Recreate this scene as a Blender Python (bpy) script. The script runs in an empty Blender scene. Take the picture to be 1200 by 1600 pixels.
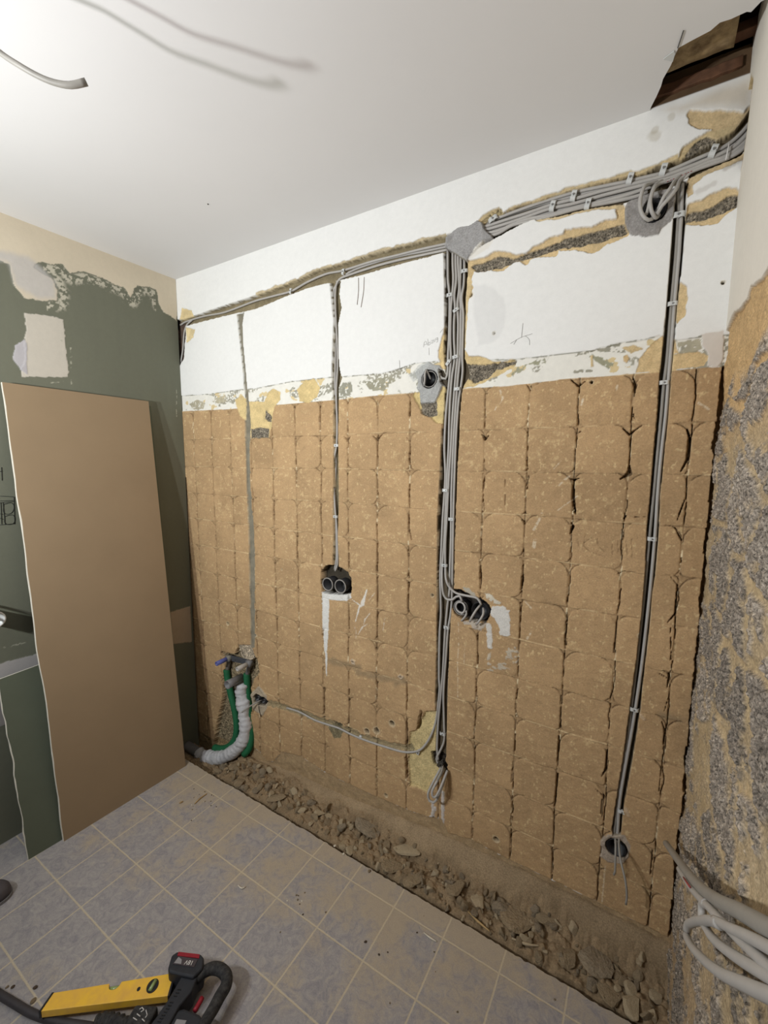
import bpy, bmesh, math, random
import numpy as np
from mathutils import Matrix, Vector

# ------------------------------------------------------------------ camera, world, lights, exposure
sc = bpy.context.scene
FPX = 673.8
RC = np.array([[0.85217444, 0.52324277, 0.00396691], [0.06556059, -0.09924706, -0.9929007], [-0.51913441, 0.84638468, -0.11887991]])
CC = np.array([2.27732, -1.525, 1.65044])
cam_d = bpy.data.cameras.new('camera')
cam = bpy.data.objects.new('camera', cam_d)
sc.collection.objects.link(cam)
cam_d.sensor_fit = 'HORIZONTAL'
cam_d.sensor_width = 36.0
cam_d.lens = FPX * 36.0 / 1200.0
cam_d.clip_start = 0.02
M = Matrix([[RC[0][i], -RC[1][i], -RC[2][i], CC[i]] for i in range(3)] + [[0, 0, 0, 1]])
cam.matrix_world = M
sc.camera = cam

world = bpy.data.worlds.new('world')
sc.world = world
world.use_nodes = True
world.node_tree.nodes['Background'].inputs[0].default_value = (0.9, 0.95, 1.0, 1)
world.node_tree.nodes['Background'].inputs[1].default_value = 0.0

sc.view_settings.view_transform = 'Standard'
sc.view_settings.look = 'None'
sc.view_settings.gamma = 1
sc.view_settings.use_curve_mapping = False
sc.view_settings.exposure = 0.0

# two small floodlight heads on a stand behind the photographer's left side, tilted up at the wall
for nm, loc, aim, col, e in (('work_lamp_light', (0.715, -2.15, 1.76), (0.75, 0.0, 2.45), (0.93, 1.0, 0.99), 23.6), ('work_lamp_light', (0.978, -2.15, 1.76), (1.1, 0.0, 2.45), (0.97, 0.95, 1.0), 20.8)):
    ld = bpy.data.lights.new(nm, 'AREA')
    ld.shape = 'DISK'
    ld.size = 0.06
    ld.energy = e
    ld.color = col
    lo = bpy.data.objects.new(nm, ld)
    lo.location = loc
    lo.rotation_euler = (Vector(aim) - Vector(loc)).to_track_quat('-Z', 'Y').to_euler()
    sc.collection.objects.link(lo)

# ------------------------------------------------------------------ helpers
W_, H_ = 2.428, 2.627
FLOOR_EDGE = -0.213
COL = sc.collection
rng = np.random.RandomState(7)
random.seed(7)

def lin(c):
    return tuple(((v / 255.0) / 12.92 if v / 255.0 <= 0.04045 else ((v / 255.0 + 0.055) / 1.055) ** 2.4) for v in c)

def ray(x, y):
    return RC.T @ np.array([(x - 600.0) / FPX, (y - 800.0) / FPX, 1.0])

def hit(x, y, ax, val):
    """where the line of sight through a point of the photograph meets a real plane of the room"""
    d = ray(x, y)
    t = (val - CC[ax]) / d[ax]
    return CC + t * d

def wall(x, y, dep=0.0):
    return hit(x, y, 1, dep)

def hash2(ix, iy, seed):
    n = (ix.astype(np.int64) * 374761393 + iy.astype(np.int64) * 668265263 + seed * 1442695041) & 0xffffffff
    n = ((n ^ (n >> 13)) * 1274126177) & 0xffffffff
    n = (n ^ (n >> 16)) & 0xffffffff
    return n / 4294967295.0

def vn(x, y, seed=0):
    ix, iy = np.floor(x), np.floor(y)
    fx, fy = x - ix, y - iy
    fx = fx * fx * (3 - 2 * fx); fy = fy * fy * (3 - 2 * fy)
    a = hash2(ix, iy, seed); b = hash2(ix + 1, iy, seed)
    c = hash2(ix, iy + 1, seed); d = hash2(ix + 1, iy + 1, seed)
    return (a * (1 - fx) + b * fx) * (1 - fy) + (c * (1 - fx) + d * fx) * fy

def fbm(x, y, seed=0, o=4):
    s = np.zeros_like(x); a = 0.5; t = 0
    for k in range(o):
        s += a * vn(x, y, seed + k * 17); t += a
        x = x * 2.03 + 5.1; y = y * 2.03 + 1.7; a *= 0.5
    return s / t          # 0..1

def cells(x, y, seed=0, jit=0.8):
    """distance to nearest and second nearest cell point, and the id of the nearest"""
    ix, iy = np.floor(x), np.floor(y)
    f1 = np.full_like(x, 9.0); f2 = np.full_like(x, 9.0); cid = np.zeros_like(x)
    for dx in (-1, 0, 1):
        for dy in (-1, 0, 1):
            cx, cy = ix + dx, iy + dy
            px = cx + 0.5 + jit * (hash2(cx, cy, seed) - 0.5)
            py = cy + 0.5 + jit * (hash2(cx, cy, seed + 5) - 0.5)
            d = np.hypot(px - x, py - y)
            h = hash2(cx, cy, seed + 9)
            n = d < f1
            f2 = np.where(n, f1, np.minimum(f2, d))
            cid = np.where(n, h, cid)
            f1 = np.where(n, d, f1)
    return f1, f2, cid

def smooth(e0, e1, x):
    t = np.clip((x - e0) / (e1 - e0), 0, 1)
    return t * t * (3 - 2 * t)

class Field:
    """a surface laid out on a fine grid over a plane of the room: height and colour of every point"""
    def __init__(self, us, vs, tocoord):
        self.us, self.vs = us, vs
        self.U, self.V = np.meshgrid(us, vs)
        self.h = np.zeros_like(self.U)
        self.c = np.zeros(self.U.shape + (3,))
        self.g = np.zeros_like(self.U)
        self.to = tocoord
    def sl(self, pts, pad):
        a = np.array(pts); lo = a.min(0) - pad; hi = a.max(0) + pad
        i0, i1 = np.searchsorted(self.us, [lo[0], hi[0]]); j0, j1 = np.searchsorted(self.vs, [lo[1], hi[1]])
        return slice(max(j0, 0), max(j1, 0)), slice(max(i0, 0), max(i1, 0))
    def poly(self, px, rag=0.003, freq=90, seed=1, world=False, pad=0.03):
        """signed distance (negative inside) to a polygon traced on this surface"""
        pts = [tuple(p) for p in px] if world else [self.to(*p) for p in px]
        S = self.sl(pts, pad)
        x, y = self.U[S], self.V[S]
        if x.size == 0: return S, np.ones_like(x)
        n = fbm(x * freq, y * freq, seed, 3) - 0.5
        d2 = np.full_like(x, 1e9); ins = np.zeros(x.shape, bool)
        m = len(pts)
        for i in range(m):
            ax, ay = pts[i]; bx, by = pts[(i + 1) % m]
            ex, ey = bx - ax, by - ay
            L = ex * ex + ey * ey + 1e-12
            t = np.clip(((x - ax) * ex + (y - ay) * ey) / L, 0, 1)
            d2 = np.minimum(d2, (x - ax - t * ex) ** 2 + (y - ay - t * ey) ** 2)
            if abs(ey) > 1e-9:
                cr = ((ay > y) != (by > y)) & (x < (bx - ax) * (y - ay) / (by - ay) + ax)
                ins ^= cr
        d = np.sqrt(d2)
        return S, np.where(ins, -d, d) + n * 2 * rag
    def line(self, px, w, rag=0.001, freq=120, seed=2, taper=False, pad=0.03):
        """signed distance to a thick polyline; w in metres (number or list per point)"""
        pts = [self.to(*p) for p in px]
        S = self.sl(pts, pad)
        x, y = self.U[S], self.V[S]
        if x.size == 0: return S, np.ones_like(x)
        best = np.full_like(x, 1e9)
        m = len(pts)
        ws = w if isinstance(w, (list, tuple)) else [w * (0.25 if taper and i in (0, m - 1) else 1) for i in range(m)]
        for i in range(m - 1):
            ax, ay = pts[i]; bx, by = pts[i + 1]
            ex, ey = bx - ax, by - ay
            L = ex * ex + ey * ey + 1e-12
            t = np.clip(((x - ax) * ex + (y - ay) * ey) / L, 0, 1)
            d = np.hypot(x - ax - t * ex, y - ay - t * ey) - 0.5 * (ws[i] * (1 - t) + ws[i + 1] * t)
            best = np.minimum(best, d)
        n = fbm(x * freq, y * freq, seed, 2) - 0.5
        return S, best + n * 2 * rag
    def paint(self, S, m, col, var=0.0, seed=3, freq=60):
        c = np.array(lin(col)) if len(col) == 3 and max(col) > 1 else np.array(col)
        x, y = self.U[S], self.V[S]
        k = 1 + var * (fbm(x * freq, y * freq, seed, 4) - 0.5) * 2 if var else np.ones_like(x)
        mm = m[..., None]
        self.c[S] = self.c[S] * (1 - mm) + (c[None, None, :] * k[..., None]) * mm
    def build(self, name, place, mat, flip=False):
        ny, nx = self.U.shape
        co = place(self.U, self.V, self.h).reshape(-1, 3).astype(np.float32)
        me = bpy.data.meshes.new(name)
        idx = np.arange(ny * nx).reshape(ny, nx)
        q = np.stack([idx[:-1, :-1], idx[:-1, 1:], idx[1:, 1:], idx[1:, :-1]], -1).reshape(-1, 4)
        if flip: q = q[:, ::-1]
        me.vertices.add(len(co)); me.vertices.foreach_set('co', co.ravel())
        me.loops.add(q.size); me.loops.foreach_set('vertex_index', q.ravel().astype(np.int32))
        me.polygons.add(len(q)); me.polygons.foreach_set('loop_start', (np.arange(len(q)) * 4).astype(np.int32))
        me.polygons.foreach_set('use_smooth', np.ones(len(q), bool))
        me.update(calc_edges=True)
        ca = me.color_attributes.new('Col', 'FLOAT_COLOR', 'POINT')
        cc = np.concatenate([np.clip(self.c.reshape(-1, 3), 0, 1), np.ones((ny * nx, 1))], 1).astype(np.float32)
        ca.data.foreach_set('color', cc.ravel())
        ga = me.attributes.new('grain', 'FLOAT', 'POINT')
        ga.data.foreach_set('value', self.g.ravel().astype(np.float32))
        me.materials.append(mat)
        o = bpy.data.objects.new(name, me)
        COL.objects.link(o)
        return o

# ---- node helpers
def new_mat(name):
    m = bpy.data.materials.new(name); m.use_nodes = True
    nt = m.node_tree
    return m, nt, nt.nodes['Principled BSDF']

def N(nt, t, **kw):
    n = nt.nodes.new(t)
    for k, v in kw.items():
        if k.startswith('i_'): n.inputs[k[2:].replace('_', ' ')].default_value = v
        else: setattr(n, k, v)
    return n

def math_n(nt, op, a, b=None, c=None):
    n = nt.nodes.new('ShaderNodeMath'); n.operation = op
    for i, v in enumerate((a, b, c)):
        if v is None: continue
        if isinstance(v, (int, float)): n.inputs[i].default_value = v
        else: nt.links.new(v, n.inputs[i])
    return n.outputs[0]

def mix_c(nt, f, a, b, mode='MIX'):
    n = nt.nodes.new('ShaderNodeMix'); n.data_type = 'RGBA'; n.blend_type = mode
    for s, v in ((0, f), (6, a), (7, b)):
        if isinstance(v, (int, float)): n.inputs[s].default_value = v
        elif isinstance(v, tuple): n.inputs[s].default_value = v if len(v) == 4 else v + (1,)
        else: nt.links.new(v, n.inputs[s])
    return n.outputs[2]

def surf_mat(name, rough=0.9, grain_scale=220):
    """shader for the gridded surfaces: their own colour, with fine grain where the surface is coarse"""
    m, nt, b = new_mat(name)
    col = N(nt, 'ShaderNodeAttribute', attribute_name='Col')
    gr = N(nt, 'ShaderNodeAttribute', attribute_name='grain')
    tc = N(nt, 'ShaderNodeTexCoord')
    n1 = N(nt, 'ShaderNodeTexNoise', i_Scale=grain_scale, i_Detail=6.0, i_Roughness=0.7)
    nt.links.new(tc.outputs['Object'], n1.inputs['Vector'])
    n2 = N(nt, 'ShaderNodeTexNoise', i_Scale=grain_scale * 0.22, i_Detail=5.0, i_Roughness=0.6)
    nt.links.new(tc.outputs['Object'], n2.inputs['Vector'])
    v = math_n(nt, 'SUBTRACT', n1.outputs[0], 0.5)
    v = math_n(nt, 'MULTIPLY', v, gr.outputs['Fac'])
    v = math_n(nt, 'MULTIPLY_ADD', v, 3.2, 1.0)
    vo = N(nt, 'ShaderNodeTexVoronoi', i_Scale=grain_scale * 1.1)
    nt.links.new(tc.outputs['Object'], vo.inputs['Vector'])
    vs_ = N(nt, 'ShaderNodeSeparateColor'); nt.links.new(vo.outputs['Color'], vs_.inputs[0])
    g3 = math_n(nt, 'MULTIPLY', math_n(nt, 'MULTIPLY', gr.outputs['Fac'], gr.outputs['Fac']), 0.9)
    v = math_n(nt, 'ADD', v, math_n(nt, 'MULTIPLY', math_n(nt, 'SUBTRACT', vs_.outputs[0], 0.5), g3))
    v2 = math_n(nt, 'MULTIPLY_ADD', math_n(nt, 'SUBTRACT', n2.outputs[0], 0.5), 0.12, 1.0)
    v = math_n(nt, 'MAXIMUM', math_n(nt, 'MULTIPLY', v, v2), 0.1)
    cmb = N(nt, 'ShaderNodeCombineColor')
    for i in range(3): nt.links.new(v, cmb.inputs[i])
    c = mix_c(nt, 1.0, col.outputs['Color'], cmb.outputs[0], 'MULTIPLY')
    nt.links.new(c, b.inputs['Base Color'])
    b.inputs['Roughness'].default_value = rough
    b.inputs['Specular IOR Level'].default_value = 0.2
    bp = N(nt, 'ShaderNodeBump', i_Distance=0.003)
    nt.links.new(math_n(nt, 'MULTIPLY_ADD', gr.outputs['Fac'], 0.9, 0.04), bp.inputs['Strength'])
    hh = math_n(nt, 'ADD', n1.outputs[0], n2.outputs[0])
    nt.links.new(hh, bp.inputs['Height'])
    nt.links.new(bp.outputs[0], b.inputs['Normal'])
    return m

def plain(name, col, rough=0.6, var=0.12, scale=40, bump=0.15, metal=0.0, spec=0.4, col2=None, bdist=0.001):
    m, nt, b = new_mat(name)
    c = lin(col)
    tc = N(nt, 'ShaderNodeTexCoord')
    n = N(nt, 'ShaderNodeTexNoise', i_Scale=float(scale), i_Detail=5.0, i_Roughness=0.6)
    nt.links.new(tc.outputs['Object'], n.inputs['Vector'])
    c2 = lin(col2) if col2 else tuple(v * (1 - 2 * var) for v in c)
    rp = N(nt, 'ShaderNodeValToRGB')
    rp.color_ramp.elements[0].position = 0.3; rp.color_ramp.elements[0].color = c2 + (1,)
    rp.color_ramp.elements[1].position = 0.65; rp.color_ramp.elements[1].color = c + (1,)
    nt.links.new(n.outputs[0], rp.inputs[0])
    nt.links.new(rp.outputs[0], b.inputs['Base Color'])
    b.inputs['Roughness'].default_value = rough
    b.inputs['Metallic'].default_value = metal
    b.inputs['Specular IOR Level'].default_value = spec
    if bump:
        bp = N(nt, 'ShaderNodeBump', i_Distance=bdist, i_Strength=bump)
        nt.links.new(n.outputs[0], bp.inputs['Height']); nt.links.new(bp.outputs[0], b.inputs['Normal'])
    return m

# ---- object helpers
def link(o, parent=None):
    COL.objects.link(o)
    if parent is not None: o.parent = parent
    return o

def tag(o, label=None, cat=None, group=None, kind=None):
    if label: o['label'] = label
    if cat: o['category'] = cat
    if group: o['group'] = group
    if kind: o['kind'] = kind
    return o

def empty(name, loc, label, cat, group=None):
    o = bpy.data.objects.new(name, None); o.location = loc
    o.empty_display_size = 0.05
    COL.objects.link(o)
    return tag(o, label, cat, group)

def from_bm(name, bm, mat, parent=None, smooth_=True):
    me = bpy.data.meshes.new(name)
    bmesh.ops.recalc_face_normals(bm, faces=bm.faces)
    bm.to_mesh(me); bm.free()
    if smooth_ is True:
        for p in me.polygons: p.use_smooth = True
    me.materials.append(mat)
    o = bpy.data.objects.new(name, me)
    if parent is not None:
        # points are given in room coordinates
        me.transform(Matrix.Translation(-Vector(base_of(parent))))
    return link(o, parent)

def base_of(o):
    v = Vector((0, 0, 0))
    while o is not None:
        v += o.location; o = o.parent
    return v

def spline(pts, step=0.008):
    P = [np.array(p, float) for p in pts]
    if len(P) < 3:
        n = max(2, int(np.linalg.norm(P[1] - P[0]) / step))
        return [P[0] + (P[1] - P[0]) * i / n for i in range(n + 1)]
    P = [2 * P[0] - P[1]] + P + [2 * P[-1] - P[-2]]
    out = []
    for i in range(1, len(P) - 2):
        n = max(1, int(np.linalg.norm(P[i + 1] - P[i]) / step))
        # centripetal-like: clamp tangents
        for k in range(n):
            t = k / n
            a, b, c, d = P[i - 1], P[i], P[i + 1], P[i + 2]
            lb = np.linalg.norm(c - b)
            m0 = (c - a); m0 = m0 / (np.linalg.norm(m0) + 1e-9) * lb
            m1 = (d - b); m1 = m1 / (np.linalg.norm(m1) + 1e-9) * lb
            t2, t3 = t * t, t * t * t
            out.append((2 * t3 - 3 * t2 + 1) * b + (t3 - 2 * t2 + t) * m0 + (-2 * t3 + 3 * t2) * c + (t3 - t2) * m1)
    out.append(P[-2])
    return out

def tube(bm, pts, r, seg=10, cap=True, hollow=0.0):
    pts = [Vector(p) for p in pts]
    rings = []; up = None
    for i, p in enumerate(pts):
        t = (pts[min(i + 1, len(pts) - 1)] - pts[max(i - 1, 0)])
        if t.length < 1e-9: t = Vector((0, 0, 1))
        t.normalize()
        if up is None:
            up = Vector((0, 0, 1)) if abs(t.z) < 0.9 else Vector((0, 1, 0))
        up = (up - t * up.dot(t))
        if up.length < 1e-6: up = t.orthogonal()
        up.normalize()
        s = t.cross(up)
        rr = r[i] if isinstance(r, (list, tuple)) else r
        rings.append([bm.verts.new(p + (up * math.cos(2 * math.pi * k / seg) + s * math.sin(2 * math.pi * k / seg)) * rr) for k in range(seg)])
    for a, b in zip(rings[:-1], rings[1:]):
        for k in range(seg):
            bm.faces.new((a[k], a[(k + 1) % seg], b[(k + 1) % seg], b[k]))
    if cap:
        if hollow > 0:
            for ring, p, q in ((rings[0], pts[0], pts[1]), (rings[-1], pts[-1], pts[-2])):
                d = (q - p).normalized()
                inn = [bm.verts.new(p + (v.co - p) * hollow) for v in ring]
                inn2 = [bm.verts.new(v.co + d * min(0.03, (pts[0] - pts[-1]).length * 0.4)) for v in inn]
                for k in range(seg):
                    bm.faces.new((ring[k], ring[(k + 1) % seg], inn[(k + 1) % seg], inn[k]))
                    bm.faces.new((inn[k], inn[(k + 1) % seg], inn2[(k + 1) % seg], inn2[k]))
                bm.faces.new(inn2)
        else:
            bm.faces.new(rings[0][::-1]); bm.faces.new(rings[-1])
    return rings

def boxm(bm, c, s, rot=None):
    m = Matrix.Translation(Vector(c))
    if rot is not None: m = m @ rot
    vs = []
    for x in (-.5, .5):
        for y in (-.5, .5):
            for z in (-.5, .5):
                vs.append(bm.verts.new(m @ Vector((x * s[0], y * s[1], z * s[2]))))
    for f in ((0, 1, 3, 2), (4, 6, 7, 5), (0, 4, 5, 1), (2, 3, 7, 6), (0, 2, 6, 4), (1, 5, 7, 3)):
        bm.faces.new([vs[i] for i in f])
    return vs

def prism(bm, poly, up):
    """polygon (list of points) swept along the vector up"""
    a = [bm.verts.new(Vector(p)) for p in poly]; b = [bm.verts.new(Vector(p) + Vector(up)) for p in poly]
    n = len(a)
    bm.faces.new(a[::-1]); bm.faces.new(b)
    for i in range(n): bm.faces.new((a[i], a[(i + 1) % n], b[(i + 1) % n], b[i]))

def bevel(o, w, seg=2):
    md = o.modifiers.new('bevel', 'BEVEL'); md.width = w; md.segments = seg; md.limit_method = 'ANGLE'
    return o

# ------------------------------------------------------------------ back wall
def crop(ox, oy, k, pts):
    return [(ox + a / k, oy + b / k) for a, b in pts]

def wallx(x, y):
    p = wall(x, y); return (p[0], p[2])

us = [-0.03]
while us[-1] < 2.50: us.append(us[-1] + max(0.0020, 0.0040 - 0.00083 * us[-1]))
F = Field(np.array(us), np.arange(-0.20, 2.70, 0.0025), wallx)
U, V = F.U, F.V
ALL = (slice(None), slice(None))
n_lo = fbm(U * 3, V * 3, 11, 4); n_mid = fbm(U * 18, V * 18, 12, 4); n_hi = fbm(U * 120, V * 120, 13, 3)
F.c[:] = np.array(lin((232, 231, 227)))
F.c *= (1 + 0.05 * (n_lo - 0.5) + 0.03 * (n_mid - 0.5))[..., None]
F.h += 0.0012 * (n_lo - 0.5) + 0.0006 * (n_mid - 0.5)
F.g += 0.03

CLAY_TOP = [(276, 643), (362, 639), (426, 633), (512, 626), (587, 618), (640, 614), (719, 607), (794, 603), (884, 592), (940, 588), (983, 584), (1033, 580), (1100, 574), (1150, 573)]
PLAST_LOW = [(276, 619), (325, 616), (374, 609), (400, 607), (456, 596), (512, 590), (569, 586), (610, 581), (647, 568), (700, 563), (760, 562), (806, 562), (879, 553), (925, 548), (957, 539), (1031, 525), (1054, 532), (1090, 527), (1109, 521), (1131, 523), (1160, 523)]
CLAY_LOW = [(1060, 1470), (1040, 1464), (987, 1437), (931, 1409), (864, 1376), (792, 1342), (736, 1312), (699, 1302), (691, 1280), (670, 1277), (635, 1265), (587, 1245), (545, 1225), (507, 1207), (470, 1182), (440, 1175), (427, 1190), (417, 1190), (400, 1170), (385, 1165), (345, 1168), (290, 1150)]

# worn band of old paint between plaster and clay
S, d = F.poly(PLAST_LOW + CLAY_TOP[::-1], rag=0.004, freq=40, seed=21)
m = smooth(0.0008, -0.0008, d)
F.paint(S, m, (230, 227, 217), 0.05, 22)
F.h[S] -= 0.004 * m
wn = fbm(F.U[S] * 14, F.V[S] * 22, 23, 5)
F.paint(S, m * smooth(0.56, 0.60, wn) * smooth(0.42, 0.5, fbm(F.U[S] * 150, F.V[S] * 150, 24, 2)), (158, 154, 138), 0.15, 25)
F.paint(S, m * smooth(0.70, 0.71, fbm(F.U[S] * 20 + 7, F.V[S] * 30, 27, 4)), (214, 194, 150), 0.1, 26)
# dark scratchy lip of the plaster above the band
S, d = F.line(PLAST_LOW, 0.002, rag=0.0025, freq=70, seed=28)
F.paint(S, smooth(0.0006, -0.0006, d) * 0.75, (120, 118, 98), 0.3, 29)
# grey patches named in the photograph's band
for k, (pts, col) in enumerate([
    (crop(250, 350, 2.667, [(120, 750), (150, 732), (185, 745), (180, 770), (140, 775)]), (176, 168, 146)),
    (crop(250, 350, 2.667, [(215, 735), (270, 710), (275, 740), (230, 750)]), (180, 172, 148)),
    (crop(250, 350, 2.667, [(760, 660), (795, 655), (800, 700), (750, 725), (745, 690)]), (152, 150, 134)),
    (crop(250, 350, 2.667, [(850, 660), (960, 630), (980, 650), (940, 690), (880, 695)]), (158, 154, 134)),
    (crop(250, 350, 2.667, [(690, 665), (720, 660), (720, 700), (695, 705)]), (158, 155, 140)),
    (crop(650, 250, 2.18, [(345, 700), (450, 670), (440, 690), (380, 700), (330, 740), (320, 730)]), (158, 156, 132)),
    (crop(650, 250, 2.18, [(580, 660), (620, 670), (680, 690), (660, 710), (620, 695)]), (158, 156, 132)),
    (crop(650, 250, 2.18, [(535, 720), (575, 710), (600, 718), (560, 730)]), (156, 152, 136)),
    (crop(650, 250, 2.18, [(885, 615), (965, 612), (975, 640), (940, 655), (885, 660)]), (172, 166, 145)),
]):
    S, d = F.poly(pts, rag=0.007, freq=60, seed=40 + k)
    m = smooth(0.001, -0.001, d) * smooth(0.32, 0.42, fbm(F.U[S] * 110, F.V[S] * 110, 70 + k, 3))
    F.paint(S, m, col, 0.2, 50 + k)

# ---- clay adhesive pads left where tiles were taken off
S, dcl = F.poly(CLAY_TOP + CLAY_LOW, rag=0.0012, freq=60, seed=31)
x, z = F.U[S], F.V[S]
inside = smooth(0.0008, -0.0008, dcl)
PX, PZ, X0, Z0 = 0.152146, 0.15, 0.09, 1.912
wob = 0.0045 * (fbm(x * 5, z * 5, 32, 2) - 0.5) * 2
cu = (x - X0 + wob) / PX
cv = (Z0 - z + 0.0045 * (fbm(x * 4 + 9, z * 6, 33, 2) - 0.5) * 2) / PZ
ci, cj = np.floor(cu), np.floor(cv)
lx = (cu - ci - 0.5) * PX; lz = -(cv - cj - 0.5) * PZ          # local, z up
def hsh(s): return hash2(ci, cj, s)
hx, hz = PX / 2 - 0.0010, PZ / 2 - 0.0002
rTL = 0.010 + 0.044 * hsh(1) ** 0.9; rTR = 0.010 + 0.044 * hsh(2) ** 0.9
rBL = 0.003 + 0.034 * hsh(3) ** 3; rBR = 0.003 + 0.034 * hsh(4) ** 3
r = np.where(lz > 0, np.where(lx < 0, rTL, rTR), np.where(lx < 0, rBL, rBR))
shrink = 0.0008 + 0.001 * hsh(6)
rough_e = 0.0016 * (fbm(x * 140, z * 140, 34, 3) - 0.5) * 2
qx = np.abs(lx) - (hx - shrink) + r; qz = np.abs(lz) - hz + r
sd = np.hypot(np.maximum(qx, 0), np.maximum(qz, 0)) + np.minimum(np.maximum(qx, qz), 0) - r + rough_e
dark_side = hsh(7)
base = np.array(lin((182, 151, 112))); light = np.array(lin((197, 168, 124))); dk = np.array(lin((149, 118, 84)))
t1 = fbm(x * 9, z * 9, 35, 5); t2 = fbm(x * 46, z * 62, 36, 5); t3 = fbm(x * 190, z * 190, 37, 2)
cc = base[None, None] * (1 + 0.10 * (hsh(8) - 0.5) + 0.34 * (t1 - 0.5) + 0.16 * (t2 - 0.5))[..., None]
k = 0.62 * smooth(0.54, 0.72, t2) * smooth(0.46, 0.66, fbm(x * 10 + 3, z * 10, 38, 3)) * smooth(0.40, 0.70, t3)
k = np.maximum(k, 0.7 * smooth(0.76, 0.80, fbm(x * 120, z * 95, 381, 2)))
cc = cc * (1 - 0.75 * k[..., None]) + np.array(lin((222, 197, 150))) * 0.75 * k[..., None]
pad_h = -0.0006 * smooth(-0.010, 0.0, sd) + 0.0022 * (hsh(9) - 0.5) + 0.0030 * (t1 - 0.5) + 0.0026 * (t2 - 0.5) + 0.0006 * (t3 - 0.5)
# outside of the pads: corners between them
out = smooth(-0.0006, 0.0008, sd)
cornerz = smooth(0.004, 0.012, np.minimum(PX / 2 - np.abs(lx) + 0.02, 1)) 
cc = cc * (1 - 0.13 * out[..., None])
pad_h -= 0.0022 * out
# crack along the rounded edge
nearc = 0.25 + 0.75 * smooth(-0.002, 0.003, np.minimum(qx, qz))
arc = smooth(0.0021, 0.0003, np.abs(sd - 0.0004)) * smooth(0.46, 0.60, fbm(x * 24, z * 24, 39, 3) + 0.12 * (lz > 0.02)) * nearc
cc = cc * (1 - 0.52 * arc[..., None]); pad_h -= 0.0055 * arc  # dark line paints shade into the shallow edge cracks
# horizontal joints: a thin pale ridge with a shallow groove under it
jz = (cv - np.round(cv)) * PZ
jr = 0.0012 + 0.0010 * fbm(x * 30, cj * 3.1, 41, 2)
ridge = smooth(jr + 0.0008, jr - 0.0006, np.abs(jz - 0.0005)) * smooth(0.30, 0.5, fbm(x * 16, np.round(cv) * 7.3, 42, 3))
kk = ridge * smooth(0.42, 0.55, fbm(x * 8, np.round(cv) * 5.1, 43, 3))
cc = cc * (1 - 0.7 * kk[..., None]) + np.array(lin((222, 196, 152))) * 0.7 * kk[..., None]
pad_h += 0.0016 * ridge - 0.0010 * smooth(0.0030, 0.001, np.abs(jz - 0.0035)) * smooth(0.4, 0.6, fbm(x * 11 + 2, np.round(cv) * 3.7, 431, 2))
cc = cc * (1 - 0.22 * (smooth(0.0016, 0.0006, np.abs(jz - 0.0030)) * smooth(0.45, 0.6, fbm(x * 14 + 6, np.round(cv) * 3.7, 432, 3)))[..., None])  # shade below each pale ridge painted as a dark line
# vertical joints: irregular open cracks with crumbs of pale grout
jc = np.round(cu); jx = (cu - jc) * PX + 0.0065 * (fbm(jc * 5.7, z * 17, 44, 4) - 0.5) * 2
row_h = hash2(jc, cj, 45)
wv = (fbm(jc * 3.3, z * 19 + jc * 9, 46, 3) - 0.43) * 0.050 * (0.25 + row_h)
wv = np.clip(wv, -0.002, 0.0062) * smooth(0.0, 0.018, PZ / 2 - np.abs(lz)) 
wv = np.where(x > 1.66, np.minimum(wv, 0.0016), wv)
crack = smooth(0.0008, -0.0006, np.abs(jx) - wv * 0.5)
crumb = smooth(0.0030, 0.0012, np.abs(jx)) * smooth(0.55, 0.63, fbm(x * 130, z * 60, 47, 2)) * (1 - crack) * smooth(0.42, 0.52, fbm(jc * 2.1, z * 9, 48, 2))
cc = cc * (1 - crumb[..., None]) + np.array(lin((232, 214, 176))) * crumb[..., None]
cc = cc * (1 - 0.72 * crack[..., None])  # shade inside the open cracks painted into their colour
thin = smooth(0.0015, 0.0004, np.abs(jx)) * (1 - crack)
thin = thin * smooth(0.38, 0.5, fbm(jc * 4.1, z * 24, 471, 2))
cc = cc * (1 - 0.26 * thin[..., None]); pad_h -= 0.0022 * thin  # hairline cracks get painted shade along the joint
pad_h += 0.0015 * crumb
pad_h -= 0.020 * crack
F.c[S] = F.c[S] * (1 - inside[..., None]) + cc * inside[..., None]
F.h[S] = F.h[S] * (1 - inside) + (pad_h - 0.001) * inside
F.g[S] = np.where(inside > 0.5, 0.28, F.g[S])

# traced large cracks between the pads
CR = []
def addc(ox, oy, k, lst):
    for pts, w in lst: CR.append((crop(ox, oy, k, pts), w))
addc(900, 540, 4.8, [([(835, 625), (855, 700), (840, 850), (790, 940)], 4.5), ([(400, 900), (400, 960), (335, 1000)], 8), ([(405, 690), (400, 900)], 2), ([(425, 230), (445, 300), (435, 380)], 5), ([(430, 510), (435, 545)], 4), ([(350, 620), (400, 665), (500, 595)], 3), ([(10, 660), (40, 640)], 3)])
addc(870, 780, 4.615, [([(110, 0), (125, 100)], 5), ([(110, 170), (95, 250)], 4), ([(925, 0), (870, 150)], 5), ([(855, 210), (900, 300)], 4), ([(870, 620), (855, 830), (800, 890)], 3), ([(430, 900), (410, 1110)], 4), ([(70, 820), (60, 1050)], 3), ([(820, 930), (825, 1160)], 3), ([(480, 145), (500, 120)], 4), ([(480, 200), (480, 290)], 2.5), ([(500, 130), (640, 130)], 2.5), ([(820, 560), (870, 620)], 2), ([(440, 540), (490, 520)], 2.5)])
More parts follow.
